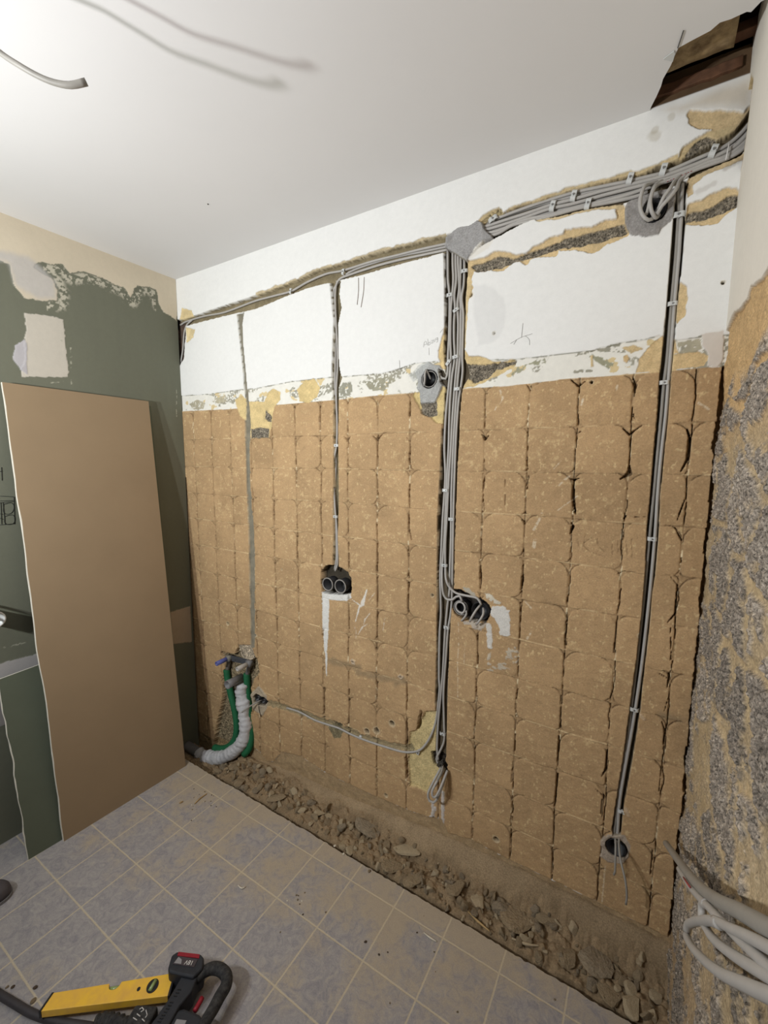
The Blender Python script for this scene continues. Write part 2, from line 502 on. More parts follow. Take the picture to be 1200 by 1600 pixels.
addc(690, 790, 4.8, [([(985, 0), (1000, 60)], 5), ([(970, 130), (985, 160), (965, 210)], 4), ([(285, 430), (290, 520), (290, 625)], 4.5), ([(610, 450), (605, 560), (590, 660)], 4.5), ([(940, 805), (935, 1050)], 4), ([(590, 730), (580, 1000)], 1.5), ([(265, 960), (270, 1190)], 3), ([(600, 105), (625, 130)], 4), ([(300, 60), (295, 320)], 1.5), ([(940, 690), (935, 740)], 2.5)])
addc(690, 560, 4.8, [([(320, 890), (310, 980)], 4.5), ([(310, 1060), (320, 1140)], 3), ([(650, 880), (640, 980)], 4.5), ([(990, 910), (985, 1040), (1005, 1170)], 5), ([(635, 740), (645, 830)], 5), ([(300, 570), (325, 605), (350, 580)], 4.5), ([(1010, 560), (1010, 620)], 5), ([(330, 265), (345, 262)], 3), ([(970, 160), (1025, 205), (1080, 170)], 3), ([(640, 200), (668, 245)], 3), ([(960, 900), (990, 915), (1030, 900)], 3), ([(475, 890), (475, 1170)], 1.2)])
addc(680, 1020, 4.8, [([(305, 200), (312, 350)], 3.5), ([(305, 440), (290, 600)], 4.5), ([(620, 270), (605, 350)], 4.5), ([(600, 510), (595, 740)], 3.5), ([(940, 330), (935, 560)], 3), ([(930, 630), (915, 850)], 4), ([(295, 700), (290, 850)], 3), ([(585, 800), (570, 970)], 4), ([(920, 910), (900, 1140)], 5), ([(285, 960), (285, 1150)], 2.5), ([(575, 1080), (585, 1190)], 5), ([(320, 0), (320, 90)], 3.5)])
addc(850, 1020, 4.615, [([(900, 150), (890, 250)], 7), ([(895, 330), (870, 420)], 3), ([(850, 500), (870, 560), (860, 700)], 3), ([(455, 700), (445, 850), (415, 895)], 4), ([(120, 310), (115, 550)], 3), ([(105, 600), (95, 790)], 4), ([(95, 880), (80, 1070)], 5), ([(845, 830), (830, 1000)], 2), ([(370, 985), (430, 1040), (415, 1200)], 2), ([(915, 0), (912, 50)], 4), ([(830, 150), (900, 190)], 3)])
addc(650, 1250, 2.667, [([(402, 0), (400, 90)], 5), ([(395, 130), (390, 240)], 3), ([(575, 20), (573, 170)], 2.5), ([(568, 210), (565, 310)], 4), ([(240, 65), (235, 155)], 2), ([(985, 215), (978, 310)], 6), ([(770, 60), (775, 0)], 3)])
addc(460, 840, 4.615, [([(200, 20), (195, 190)], 2.5), ([(595, 190), (590, 240)], 4), ([(600, 340), (598, 470)], 3), ([(820, 90), (818, 270)], 2.5), ([(825, 350), (820, 400)], 3), ([(815, 860), (815, 1010)], 3.5), ([(595, 560), (595, 720)], 3), ([(600, 840), (595, 920)], 3), ([(600, 1040), (592, 1160)], 4), ([(812, 1080), (808, 1160)], 4), ([(215, 900), (213, 1050)], 3), ([(215, 1090), (215, 1190)], 4.5), ([(392, 530), (392, 660)], 2.5), ([(30, 230), (28, 400)], 2.5), ([(32, 640), (32, 780)], 2.5), ([(390, 960), (390, 1020)], 2.5)])
addc(470, 600, 4.8, [([(145, 150), (145, 330)], 3), ([(348, 160), (350, 350)], 2.5), ([(572, 120), (570, 230)], 2.5), ([(570, 410), (580, 620)], 3), ([(808, 520), (825, 630)], 3), ([(570, 680), (568, 780)], 3), ([(575, 800), (585, 890)], 2.5), ([(812, 980), (808, 1080), (830, 1170)], 3.5), ([(345, 420), (348, 600)], 2), ([(540, 390), (570, 420), (610, 380)], 2.5), ([(790, 400), (815, 430)], 2.5), ([(320, 390), (350, 425), (370, 395)], 2)])
addc(280, 630, 6, [([(455, 80), (465, 210)], 2.5), ([(1085, 350), (1085, 400)], 3), ([(320, 890), (322, 1060)], 2.5), ([(1090, 660), (1088, 760)], 2), ([(885, 930), (900, 1140)], 2.2), ([(300, 370), (296, 560)], 1.5)])
addc(290, 820, 6, [([(835, 90), (830, 290)], 2.5), ([(1045, 100), (1042, 280)], 2.5), ([(1055, 420), (1055, 600)], 3), ([(850, 640), (850, 810)], 2.5), ([(1060, 740), (1060, 850)], 2), ([(855, 900), (858, 1080)], 2.2), ([(1065, 960), (1062, 1120)], 2), ([(300, 510), (305, 650)], 2), ([(478, 800), (485, 990)], 2), ([(275, 0), (277, 180)], 1.8), ([(120, 230), (130, 420)], 2), ([(310, 760), (313, 900)], 1.8)])
addc(400, 1060, 4, [([(275, 40), (275, 130)], 3), ([(428, 60), (428, 200)], 3.5), ([(580, 120), (580, 270)], 2.5), ([(755, 20), (755, 130)], 3), ([(940, 60), (940, 200)], 3), ([(945, 280), (945, 430)], 5), ([(145, 310), (152, 430)], 3), ([(105, 440), (105, 510)], 4), ([(285, 230), (288, 330)], 2.5), ([(428, 420), (430, 570)], 3), ([(583, 420), (585, 640)], 2.5), ([(755, 430), (755, 530)], 3), ([(938, 480), (938, 630)], 4), ([(748, 600), (748, 700)], 2), ([(938, 690), (936, 800)], 2.5)])
def ppm(px):
    a = wall(*px); b = wall(px[0] + 1, px[1] + 1)
    return 1.0 / max(np.hypot(a[0] - b[0], a[2] - b[2]) / 1.414, 1e-6)
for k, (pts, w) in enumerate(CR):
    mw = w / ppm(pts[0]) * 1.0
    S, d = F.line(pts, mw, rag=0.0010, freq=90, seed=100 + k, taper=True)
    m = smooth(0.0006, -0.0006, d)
    F.c[S] *= (1 - 0.6 * m)[..., None]  # crack shade darkened into the colour, on top of the depth
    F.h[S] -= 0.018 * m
# scratched marks in the clay
for k, pts in enumerate([crop(870, 780, 4.615, p) for p in ([(205, 250), (195, 340), (240, 380), (330, 410)], [(198, 315), (250, 280)], [(150, 290), (160, 345)], [(400, 330), (402, 400)], [(440, 300), (445, 400)], [(290, 280), (300, 340), (350, 385)], [(500, 300), (510, 400)], [(540, 290), (545, 420)])] + [crop(680, 1020, 4.8, [(1085, 870), (1100, 930)])]):
    S, d = F.line(pts, 0.0016, rag=0.0008, freq=200, seed=300 + k)
    m = smooth(0.0006, -0.0006, d); F.h[S] -= 0.0025 * m; F.c[S] *= (1 - 0.3 * m)[..., None]
# small screw holes with pale rims
for k, (hx_, hy_, rr) in enumerate([(355.5, 974.5, .009), (487, 909 - 0, .0), (573, 1158 - 15 + 0, .012), (612, 1131, .012), (588, 1142, .013), (675, 930.5, .006), (714, 931, .0), (603, 1243, .008), (1005 - 2, 995, .009), (775, 1312, .010), (924, 597, .005), (735, 460.5, .008), (772, 520.5, .005), (1130, 441.5, .004), (398, 993, .008), (440, 890, .004)]):
    if rr == 0: continue
    c = wallx(hx_, hy_)
    S = F.sl([c], 0.04); dd = np.hypot(F.U[S] - c[0], F.V[S] - c[1]) + 0.002 * (fbm(F.U[S] * 150, F.V[S] * 150, 320 + k, 2) - 0.5)
    rim = smooth(rr * 1.7, rr * 1.3, dd); F.paint(S, rim * 0.5, (215, 200, 168))
    m = smooth(rr * 1.05, rr * 0.8, dd); F.h[S] -= 0.02 * m; F.c[S] *= (1 - 0.75 * m)[..., None]

# ---- sandy plaster, rubble cores, cement
def sand(pts, dep=0.006, col=(206, 178, 124), rag=0.004, seed=1, g=0.3, freq=60, lift=0):
    col = tuple(a * 0.62 + b_ * 0.38 + 6 for a, b_ in zip(col, (196, 180, 152)))
    S, d = F.poly(pts, rag=rag, freq=freq, seed=seed)
    m = smooth(0.0008, -0.0008, d)
    F.paint(S, m, col, 0.22, seed + 1, 45)
    hn = (fbm(F.U[S] * 45, F.V[S] * 45, seed + 2, 4) - 0.5)
    F.h[S] = F.h[S] * (1 - m) + (-dep + 0.006 * hn + lift) * m
    F.g[S] = F.g[S] * (1 - m) + g * m
    # thin darker lip of broken paint
    lip = smooth(0.0016, 0.0, np.abs(d - 0.0004)); F.c[S] *= (1 - 0.12 * lip)[..., None]
def rubble(pts, dep=0.012, seed=1, rag=0.005, col=(105, 98, 86)):
    S, d = F.poly(pts, rag=rag, freq=70, seed=seed)
    m = smooth(0.001, -0.001, d)
    f1, f2, cid = cells(F.U[S] * 150, F.V[S] * 150, seed + 3)
    g1, g2, gid = cells(F.U[S] * 260, F.V[S] * 260, seed + 6)
    F.paint(S, m, tuple(min(255, v * 1.22) for v in col), 0.25, seed + 1, 60)
    F.c[S] = F.c[S] * (1 + m * (1.5 * (0.5 * cid + 0.5 * gid) - 0.80))[..., None]
    F.h[S] = F.h[S] * (1 - m) + (-dep + 0.010 * (0.6 - f1) * (0.2 + cid)) * m
    F.g[S] = F.g[S] * (1 - m) + 1.0 * m
def cement(pts, lift=0.004, col=(152, 150, 147), seed=1, rag=0.004):
    S, d = F.poly(pts, rag=rag, freq=50, seed=seed)
    m = smooth(0.001, -0.003, d)
    F.paint(S, smooth(0.0008, -0.0008, d), col, 0.10, seed + 1, 30)
    hn = (fbm(F.U[S] * 30, F.V[S] * 30, seed + 2, 5) - 0.5)
    F.h[S] = F.h[S] * (1 - m) + (lift + 0.016 * hn) * m
    F.g[S] = F.g[S] * (1 - m) + 0.4 * m

SB = [(730, 407), (757, 402), (773, 392), (782, 391), (795, 395), (807, 398), (823, 395), (832, 385), (840, 382), (859, 371), (880, 364), (883, 358), (925, 354), (943, 344), (964, 341), (962, 329), (964, 320), (974, 318), (983, 330), (983, 367), (967, 374), (948, 381), (925, 397), (913, 392), (901, 391), (873, 391), (869, 399), (840, 402), (828, 405), (825, 413), (820, 415), (813, 407), (800, 412), (787, 422), (778, 424), (767, 422), (757, 425), (740, 423), (735, 440), (740, 448), (735, 460), (731, 473), (727, 507), (722, 507), (722, 420)]
sand(SB, 0.009, (203, 173, 120), seed=400)
rubble([(735, 415), (765, 405), (780, 398), (800, 404), (830, 392), (850, 385), (880, 372), (905, 366), (930, 360), (975, 348), (980, 362), (940, 376), (900, 384), (870, 388), (845, 398), (812, 405), (780, 418), (745, 424)], 0.016, 410)
sand([(1073, 319), (1096, 310), (1117, 300), (1137, 292), (1152, 292), (1158, 304), (1154, 321), (1137, 333), (1121, 348), (1096, 352), (1070, 349)], 0.009, (200, 172, 122), seed=420)
rubble([(1072, 332), (1100, 325), (1120, 316), (1140, 303), (1158, 300), (1158, 318), (1140, 326), (1118, 334), (1095, 342), (1072, 346)], 0.016, 430)
sand([(1079, 171), (1096, 173), (1125, 171), (1162, 175), (1179, 158), (1192, 148), (1200, 148), (1175, 205), (1127, 215), (1112, 200), (1094, 201), (1075, 192), (1074, 177)], 0.007, (196, 168, 120), seed=440)
sand([(1040, 262), (1056, 250), (1067, 229), (1085, 216), (1112, 202), (1150, 195), (1150, 222), (1108, 240), (1060, 262)], 0.008, (188, 165, 118), seed=450)
rubble([(1070, 240), (1085, 222), (1100, 212), (1120, 214), (1130, 228), (1105, 244), (1075, 254)], 0.014, 460)
sand([(1079, 271), (1108, 260), (1137, 248), (1165, 236), (1168, 246), (1140, 258), (1100, 274), (1082, 290), (1083, 302), (1074, 310), (1070, 290)], 0.006, (190, 165, 120), seed=470)
sand([(1060, 440), (1074, 446), (1074, 470), (1070, 493), (1058, 506), (1054, 500)], 0.006, (208, 178, 124), seed=480)
sand([(994, 582), (999, 562), (1012, 544), (1035, 524), (1054, 527), (1060, 550), (1054, 553), (1090, 548), (1109, 557), (1100, 571), (1054, 578), (1031, 581)], 0.006, (208, 176, 120), seed=490)
sand([(971, 543), (990, 538), (1003, 545), (985, 552)], 0.004, seed=500)
sand([(974, 556), (980, 554), (983, 560), (979, 567), (974, 564)], 0.003, (196, 160, 105), seed=505, rag=0.001)
sand([(922, 556), (926, 555), (927, 572), (923, 574)], 0.003, seed=507, rag=0.002)
sand([(722, 540), (732, 556), (755, 557), (769, 566), (806, 563), (806, 571), (778, 587), (742, 603), (722, 607)], 0.008, (206, 178, 118), seed=510)
rubble([(724, 566), (745, 570), (780, 566), (806, 564), (804, 570), (775, 578), (760, 592), (742, 598), (726, 590)], 0.014, 520)
sand([(718, 410), (731, 425), (738, 440), (736, 452), (731, 470), (729, 500), (727, 545), (718, 548)], 0.005, (210, 184, 130), seed=530)
sand([(366, 624), (377, 618), (382, 622), (389, 627), (411, 627), (419, 612), (426, 607), (437, 612), (437, 624), (428, 636), (424, 661), (419, 684), (391, 684), (383, 657), (374, 650), (368, 635)], 0.006, (214, 186, 120), seed=540)
rubble([(391, 671), (405, 668), (419, 670), (418, 684), (391, 685)], 0.01, 550)
rubble([(414, 642), (423, 650), (422, 660), (412, 655)], 0.01, 560)
sand([(463, 609), (475, 594), (490, 592), (500, 605), (494, 620), (482, 630), (467, 627)], 0.006, (212, 184, 116), seed=570)
sand([(280, 500), (284, 481), (299, 485), (303, 496), (291, 503)], 0.004, (222, 198, 140), seed=580)
sand([(290, 511), (304, 515), (302, 527), (291, 536)], 0.004, (222, 200, 146), seed=590)
sand([(687, 540), (698, 500), (698, 580), (688, 572), (684, 548)], 0.006, (214, 184, 120), seed=600)
sand([(655, 614), (687, 600), (697, 608), (694, 662), (683, 662), (672, 652), (662, 648), (652, 632), (644, 618), (647, 611)], 0.010, (205, 180, 112), seed=610)
rubble([(655, 625), (680, 625), (681, 648), (668, 652), (658, 645)], 0.014, 620)
cement([(655, 573), (670, 565), (677, 569), (688, 571), (692, 580), (692, 601), (687, 613), (678, 630), (657, 630), (655, 614), (650, 606), (653, 594), (648, 582)], 0.002, (168, 168, 165), 630)
S, d = F.poly([(640, 585), (652, 572), (668, 563), (676, 568), (655, 590), (645, 598)], rag=0.01, freq=40, seed=635)
F.paint(S, smooth(0.001, -0.001, d) * 0.6, (186, 188, 184), 0.1, 636)
# yellow patch behind the cable knot and its mortar
sand([(663, 1113), (682, 1110), (694, 1110), (694, 1195), (688, 1215), (674, 1219), (666, 1239), (649, 1230), (640, 1229), (638, 1200), (637, 1178), (640, 1144), (651, 1141), (656, 1128)], 0.012, (206, 184, 120), seed=640, g=0.5)
# plaster drips at its foot
for pts in ([(676, 1254), (677, 1285)], [(692, 1238), (692, 1285)], [(680, 1262), (673, 1278)]):
    S, d = F.line(pts, 0.014, rag=0.003, seed=650); F.paint(S, smooth(0.001, -0.001, d), (206, 198, 190), 0.1, 651); F.h[S] += 0.003 * smooth(0.001, -0.004, d)
# chiselled channel of the pipes
CH = [(344, 1019), (357, 1021), (366, 1022), (372, 1010), (392, 1010), (400, 1030), (405, 1050), (396, 1062), (391, 1076), (396, 1090), (391, 1120), (391, 1160), (330, 1175), (333, 1162), (339, 1127), (347, 1090), (347, 1056), (352, 1040)]
rubble(CH, 0.034, 660, 0.006, (120, 108, 86))
rubble([(372, 1008), (392, 1008), (398, 1028), (385, 1036), (374, 1024)], 0.008, 665, 0.005, (150, 138, 120))
# cement and dirt line to the lower box
GR = [(412, 1098), (437, 1103), (470, 1114), (500, 1126), (530, 1137), (560, 1149), (600, 1163), (640, 1172)]
S, d = F.line(GR, 0.034, rag=0.010, freq=50, seed=670)
m = smooth(0.002, -0.004, d); F.paint(S, m * 0.8, (150, 138, 108), 0.25, 671)
F.h[S] -= 0.004 * m; F.g[S] += 0.25 * m
S, d = F.line([(p[0], p[1]) for p in GR], 0.014, rag=0.003, seed=672); m = smooth(0.001, -0.001, d); F.h[S] -= 0.008 * m
S, d = F.poly([(512, 1136), (522, 1132), (536, 1142), (532, 1153), (522, 1154)], rag=0.004, seed=674); m = smooth(0.001, -0.001, d)
F.paint(S, m, (128, 118, 92), 0.3, 675); F.g[S] += 0.4 * m
S, d = F.poly([(520, 1127), (533, 1131), (538, 1138), (525, 1136)], rag=0.003, seed=676); m = smooth(0.001, -0.001, d)
F.h[S] -= 0.03 * m; F.c[S] *= (1 - 0.5 * m)[..., None]
cement([(392, 1084), (405, 1071), (417, 1087), (418, 1104), (411, 1119), (395, 1108)], 0.003, (176, 162, 140), 680)
cement(crop(650, 1250, 2.667, [(770, 165), (800, 145), (830, 140), (870, 150), (892, 190), (888, 240), (860, 265), (800, 262), (768, 235)]), 0.002, (168, 154, 138), 690)
# shallow grey smears
for k, (pts, w) in enumerate([([(512, 1032), (560, 1042)], .03), ([(560, 1052), (630, 1066), (618, 1068)], .03), ([(1034, 1118), (1060, 1124)], .03)]):
    S, d = F.line(pts, w, rag=0.012, freq=30, seed=700 + k); F.paint(S, smooth(0.008, -0.012, d) * 0.55, (135, 120, 95), 0.1, 701)
for k, (cx_, cy_) in enumerate([(552, 1034), (626, 1058)]):
    c = wallx(cx_, cy_); S = F.sl([c], 0.05); dd = np.hypot(F.U[S] - c[0], F.V[S] - c[1]) + 0.012 * (fbm(F.U[S] * 120, F.V[S] * 120, 710 + k, 2) - 0.5)
    m = smooth(0.014, 0.011, dd); F.paint(S, m, (196, 176, 150), 0.3, 711); F.h[S] += 0.004 * m; m = smooth(0.005, 0.003, dd); F.h[S] -= 0.015 * m; F.c[S] *= (1 - 0.7 * m)[..., None]

# white filler round the boxes
def white(pts, seed, rag=0.004, col=(224, 222, 216), op=1.0, hole=0.0, thick=0.0015):
    S, d = F.poly(pts, rag=rag, freq=90, seed=seed)
    m = smooth(0.0008, -0.0008, d) * op
    if hole: m = m * smooth(hole, hole + 0.1, fbm(F.U[S] * 60, F.V[S] * 110, seed + 3, 3))
    F.paint(S, m, col, 0.05, seed + 1); F.h[S] += thick * m
white([(502, 925), (547, 925), (549, 934), (542, 939), (514, 937), (513.5, 970), (512, 1000), (510, 1022), (507, 1020), (504, 990), (503, 960)], 720, 0.003)
white([(508, 1020), (511, 1020), (511, 1060), (509, 1050)], 722, 0.001)
for k, (pts, w) in enumerate([([(573, 922), (566, 944), (564, 948)], .020), ([(550, 937), (562, 946), (555, 972)], .009), ([(560, 947), (560, 958)], .008), ([(578, 958), (570, 968), (568, 976)], .006), ([(574, 975), (566, 980), (559, 992)], .007), ([(554, 980), (555, 984)], .010), ([(586, 926), (576, 938)], .004), ([(602, 962), (598, 985)], .003), ([(556, 985), (556, 998)], .004)]):
    S, d = F.line(pts, w, rag=0.002, freq=150, seed=730 + k, taper=True); m = smooth(0.0012, -0.0012, d) * (0.95 if k < 2 else 0.7); F.paint(S, m, (226, 220, 208)); F.h[S] += 0.001 * m
white(crop(660, 880, 8.571, [(930, 580), (1080, 575), (1165, 640), (1180, 960), (1110, 985), (1040, 965), (1020, 840), (960, 740), (900, 660)]), 740, 0.006, (216, 213, 206), 0.95)
white(crop(660, 880, 8.571, [(850, 800), (925, 820), (935, 1050), (925, 1140), (880, 1140), (865, 1000)]), 745, 0.005, (212, 207, 198))
white(crop(660, 880, 8.571, [(835, 405), (900, 420), (1055, 525), (1050, 560), (960, 540), (870, 480)]), 750, 0.005, (206, 198, 180), 1, 0.3)
white(crop(660, 880, 8.571, [(540, 320), (620, 330), (700, 410), (735, 470), (650, 430), (560, 360)]), 752, 0.004, (176, 168, 152))
white(crop(660, 880, 8.571, [(540, 770), (660, 780), (860, 800), (780, 905), (700, 900), (640, 830), (550, 820)]), 754, 0.006, (190, 178, 162))
white(crop(660, 880, 8.571, [(1140, 1150), (1250, 1120), (1300, 1250), (1200, 1420), (1040, 1440), (880, 1440), (960, 1380), (1100, 1300)]), 756, 0.010, (190, 180, 162), 0.85, 0.45)
white(crop(660, 880, 8.571, [(880, 1150), (920, 1160), (915, 1430), (870, 1430)]), 758, 0.005, (200, 190, 172), 0.8, 0.45)
for k, (pts, w) in enumerate([(crop(660, 880, 8.571, [(480, 790), (482, 1100), (468, 1340)]), .0030), ([(715, 1035), (715, 1090)], .0025), (crop(660, 880, 8.571, [(568, 1100), (560, 1230), (555, 1350)]), .0025), (crop(690, 560, 4.8, [(1020, 1030), (870, 1140)]), .0035), (crop(690, 560, 4.8, [(960, 880), (880, 950)]), .006), (crop(690, 560, 4.8, [(895, 770), (840, 830)]), .003), (crop(690, 560, 4.8, [(440, 240), (460, 300), (400, 385)]), .006), (crop(690, 560, 4.8, [(1055, 320), (1050, 350)]), .007), (crop(900, 540, 4.8, [(920, 430), (995, 475)]), .006), (crop(690, 790, 4.8, [(700, 260), (690, 310)]), .012), (crop(690, 790, 4.8, [(690, 180), (730, 110), (750, 60)]), .008), (crop(900, 540, 4.8, [(310, 300), (300, 330)]), .006), (crop(900, 540, 4.8, [(50, 400), (45, 440)]), .005), (crop(690, 790, 4.8, [(625, 720), (670, 770)]), .005), (crop(690, 790, 4.8, [(640, 1000), (670, 950)]), .007), (crop(650, 1250, 2.667, [(788, 275), (775, 425)]), .004)]):
    S, d = F.line(pts, w, rag=0.0012, freq=170, seed=760 + k); m = smooth(0.001, -0.001, d) * 0.62 * smooth(0.30, 0.5, fbm(F.U[S] * 130, F.V[S] * 130, 780 + k, 2)); F.paint(S, m, (222, 208, 182))

# faint grey filler ellipse and marks on the white plaster
S, d = F.poly(crop(640, 340, 6, [(600, 640), (700, 630), (800, 670), (880, 760), (905, 880), (890, 1010), (840, 1120), (760, 1180), (650, 1190), (600, 900)]), rag=0.002, seed=790)
F.paint(S, smooth(0.006, -0.006, d) * 0.5, (214, 213, 210))
for k, (a, b, rr) in enumerate([(1023, 204, .012), (1050, 160 + 22, .012), (1023, 212, .02), (1105, 280, .0)]):
    if rr: c = wallx(a, b); S = F.sl([c], 0.05); dd = np.hypot(F.U[S] - c[0], F.V[S] - c[1]) + 0.01 * (fbm(F.U[S] * 60, F.V[S] * 60, 792 + k, 2) - 0.5); F.paint(S, smooth(rr, rr * 0.5, dd) * 0.35, (170, 158, 130))
S, d = F.line([(1090, 300), (1115, 287)], 0.012, rag=0.003, seed=796); F.paint(S, smooth(0.004, -0.003, d) * 0.35, (170, 160, 150))
S, d = F.line([(1135, 262), (1165, 245)], 0.012, rag=0.003, seed=797); F.paint(S, smooth(0.004, -0.003, d) * 0.5, (150, 140, 125))
# patch of bare stone at the right end of the band
S, d = F.poly([(1096, 522), (1131, 517), (1131, 560), (1122, 573), (1104, 572), (1108, 556), (1098, 540)], rag=0.003, seed=799)
m = smooth(0.001, -0.001, d); F.paint(S, m, (212, 204, 194), 0.04); F.h[S] = F.h[S] * (1 - m) - 0.001 * m; F.g[S] *= (1 - 0.8 * m)
# paint and dust on chase rims
def groove(pts, dep, col=(128, 112, 86), seed=1, rag=0.0014, freq=80, rim=0.5, g=0.35, wall_soft=0.0012, hn_a=0.003):
    S, d = F.poly(pts, rag=rag, freq=freq, seed=seed)
    r_ = smooth(0.004, 0.0, d) * rim * smooth(0.35, 0.6, fbm(F.U[S] * 30, F.V[S] * 30, seed + 5, 3))
    F.paint(S, r_, (196, 184, 158))
    m = smooth(wall_soft, -wall_soft, d)
    F.paint(S, smooth(0.0012, 0.0, d), col, 0.3, seed + 1, 40)
    hn = (fbm(F.U[S] * 60, F.V[S] * 60, seed + 2, 3) - 0.5)
    F.h[S] = F.h[S] * (1 - m) + (-dep + hn_a * hn) * m
    F.g[S] = F.g[S] * (1 - m) + g * m
# margins of broken sand along the long horizontal chase
sand([(400, 458), (464, 434), (494, 419), (542, 406), (587, 391), (625, 382), (698, 362), (698, 372), (625, 391), (542, 415), (464, 443), (400, 468)], 0.004, (176, 160, 126), rag=0.008, seed=800, freq=35)
sand([(740, 352), (752, 338), (770, 326), (780, 322), (786, 332), (803, 320), (850, 306), (890, 292), (943, 280), (971, 271), (985, 266), (999, 268), (1030, 254), (1060, 240), (1060, 256), (1000, 280), (900, 302), (830, 322), (770, 346)], 0.005, (186, 164, 118), rag=0.006, seed=810, freq=40)
sand([(827, 338), (873, 330), (929, 317), (971, 312), (975, 324), (935, 328), (906, 332), (880, 340), (840, 346)], 0.005, (200, 176, 130), rag=0.005, seed=815, freq=40)
rubble([(752, 345), (765, 332), (782, 324), (786, 333), (772, 346)], 0.012, 816, 0.004, (130, 118, 90))
groove([(272, 500), (287, 499), (325, 486), (400, 461), (464, 437), (494, 422), (542, 409), (587, 394), (625, 385), (662, 375), (712, 363), (712, 392), (692, 394), (644, 407), (606, 417), (569, 428), (535, 436), (509, 442), (482, 449), (445, 463), (400, 482), (351, 493), (293, 508), (272, 516)], 0.026, (134, 122, 96), 820, 0.0022)
groove([(740, 362), (760, 346), (780, 335), (803, 324), (850, 310), (890, 296), (943, 284), (971, 275), (999, 271), (1027, 258), (1052, 251), (1080, 240), (1112, 222), (1150, 200), (1171, 172), (1186, 152), (1210, 120), (1215, 200), (1165, 234), (1158, 240), (1137, 250), (1108, 261), (1079, 275), (1062, 284), (1040, 296), (998, 309), (971, 317), (929, 323), (906, 328), (873, 336), (827, 344), (801, 356), (780, 368), (750, 385)], 0.030, (104, 92, 72), 830, 0.0022)
cement([(698, 372), (713, 357), (722, 354), (733, 354), (747, 345), (755, 348), (757, 357), (765, 364), (772, 372), (757, 378), (747, 388), (733, 402), (728, 416), (707, 416), (701, 407), (696, 390)], 0.006, (156, 154, 152), 840)
S, d = F.poly([(757, 376), (772, 374), (762, 388), (745, 398), (734, 404), (745, 388)], rag=0.008, freq=40, seed=842); F.paint(S, smooth(0.004, -0.004, d) * 0.9, (226, 222, 212))
cement([(981, 315), (998, 306), (1030, 296), (1058, 294), (1058, 327), (1048, 346), (1033, 358), (1029, 367), (1008, 371), (985, 369), (977, 348), (975, 325)], 0.004, (150, 146, 142), 850)
groove([(370, 492), (381, 488), (378, 507), (379.5, 537), (383, 575), (387, 620), (388, 640), (390, 663), (389, 697), (390, 747), (393, 797), (395, 830), (397.5, 883), (397, 920), (397, 1012), (391, 1013), (390.5, 960), (390, 920), (388, 828), (386.7, 797), (384.7, 747), (383, 697), (382.5, 663), (383.5, 630), (382, 620), (379, 575), (374, 530)], 0.012, (132, 126, 110), 860, 0.0010, g=0.1, hn_a=0.0005)
groove([(515, 440), (532, 438), (529.5, 460), (533, 481), (527.5, 507), (529, 571), (533, 590), (528, 605), (528, 640), (527.5, 700), (528.5, 787), (527, 850), (529, 890), (519, 890), (521, 840), (520, 800), (520.6, 746), (521, 698), (520.5, 683), (521, 631), (518, 600), (518.5, 570), (521, 500)], 0.024, (118, 108, 84), 870, 0.0010)
groove([(692, 385), (729, 408), (729, 430), (727, 456), (725, 531), (724, 559), (729, 572), (732, 585), (722.5, 603), (718, 644), (716, 700), (714, 727), (711.5, 800), (710, 852), (708.7, 915), (702.5, 977), (700, 1040), (698, 1103), (696.7, 1145), (696.7, 1182), (690, 1205), (680, 1200), (679, 1178), (681, 1112), (680, 1100), (682, 1000), (683, 900), (683.5, 808), (687, 746), (689, 690), (691, 660), (693.5, 615), (696, 590), (692, 545), (694.4, 512), (694.4, 456), (693.4, 400)], 0.026, (92, 82, 66), 880, 0.0010)
groove([(685, 576), (692, 579), (697, 590), (694, 604), (688, 598)], 0.02, (80, 72, 60), 885)
groove([(1056, 283), (1076, 283), (1072, 296), (1070, 358), (1067, 400), (1058, 475), (1053, 541), (1048, 587), (1044, 650), (1037.5, 712), (1031, 775), (1029, 831), (1023, 900), (1019, 925), (1014, 984), (1006, 1053), (1000, 1109), (992, 1162), (984, 1209), (975, 1256), (971, 1290), (970, 1305), (958, 1305), (956, 1298), (962.5, 1256), (975, 1178), (984, 1109), (994, 1037), (1003, 959), (1008, 900), (1011, 828), (1018.7, 744), (1026.6, 650), (1031, 587), (1036, 541), (1042, 475), (1048, 400), (1052, 348), (1057, 296)], 0.028, (82, 74, 60), 890, 0.0008)
# pale cement smear lines beside the right chase
for k, (a, b) in enumerate([((1002, 1118), (1006, 1124)), ((978, 1264), (982, 1275))]):
    S, d = F.line([a, b], 0.012, rag=0.004, seed=895 + k); F.paint(S, smooth(0.001, -0.001, d), (196, 170, 138)); F.h[S] += 0.002 * smooth(0.001, -0.002, d)
S, d = F.line([(1022, 850), (1013, 984), (1002, 1109)], 0.010, rag=0.002, seed=898); F.paint(S, smooth(0.002, -0.004, d) * 0.0, (160, 150, 130))
# dark torn corner at the upper left
groove([(274, 500), (289, 507), (290, 520), (288, 540), (287, 560), (280, 572), (274, 575)], 0.02, (92, 76, 66), 900, 0.003)
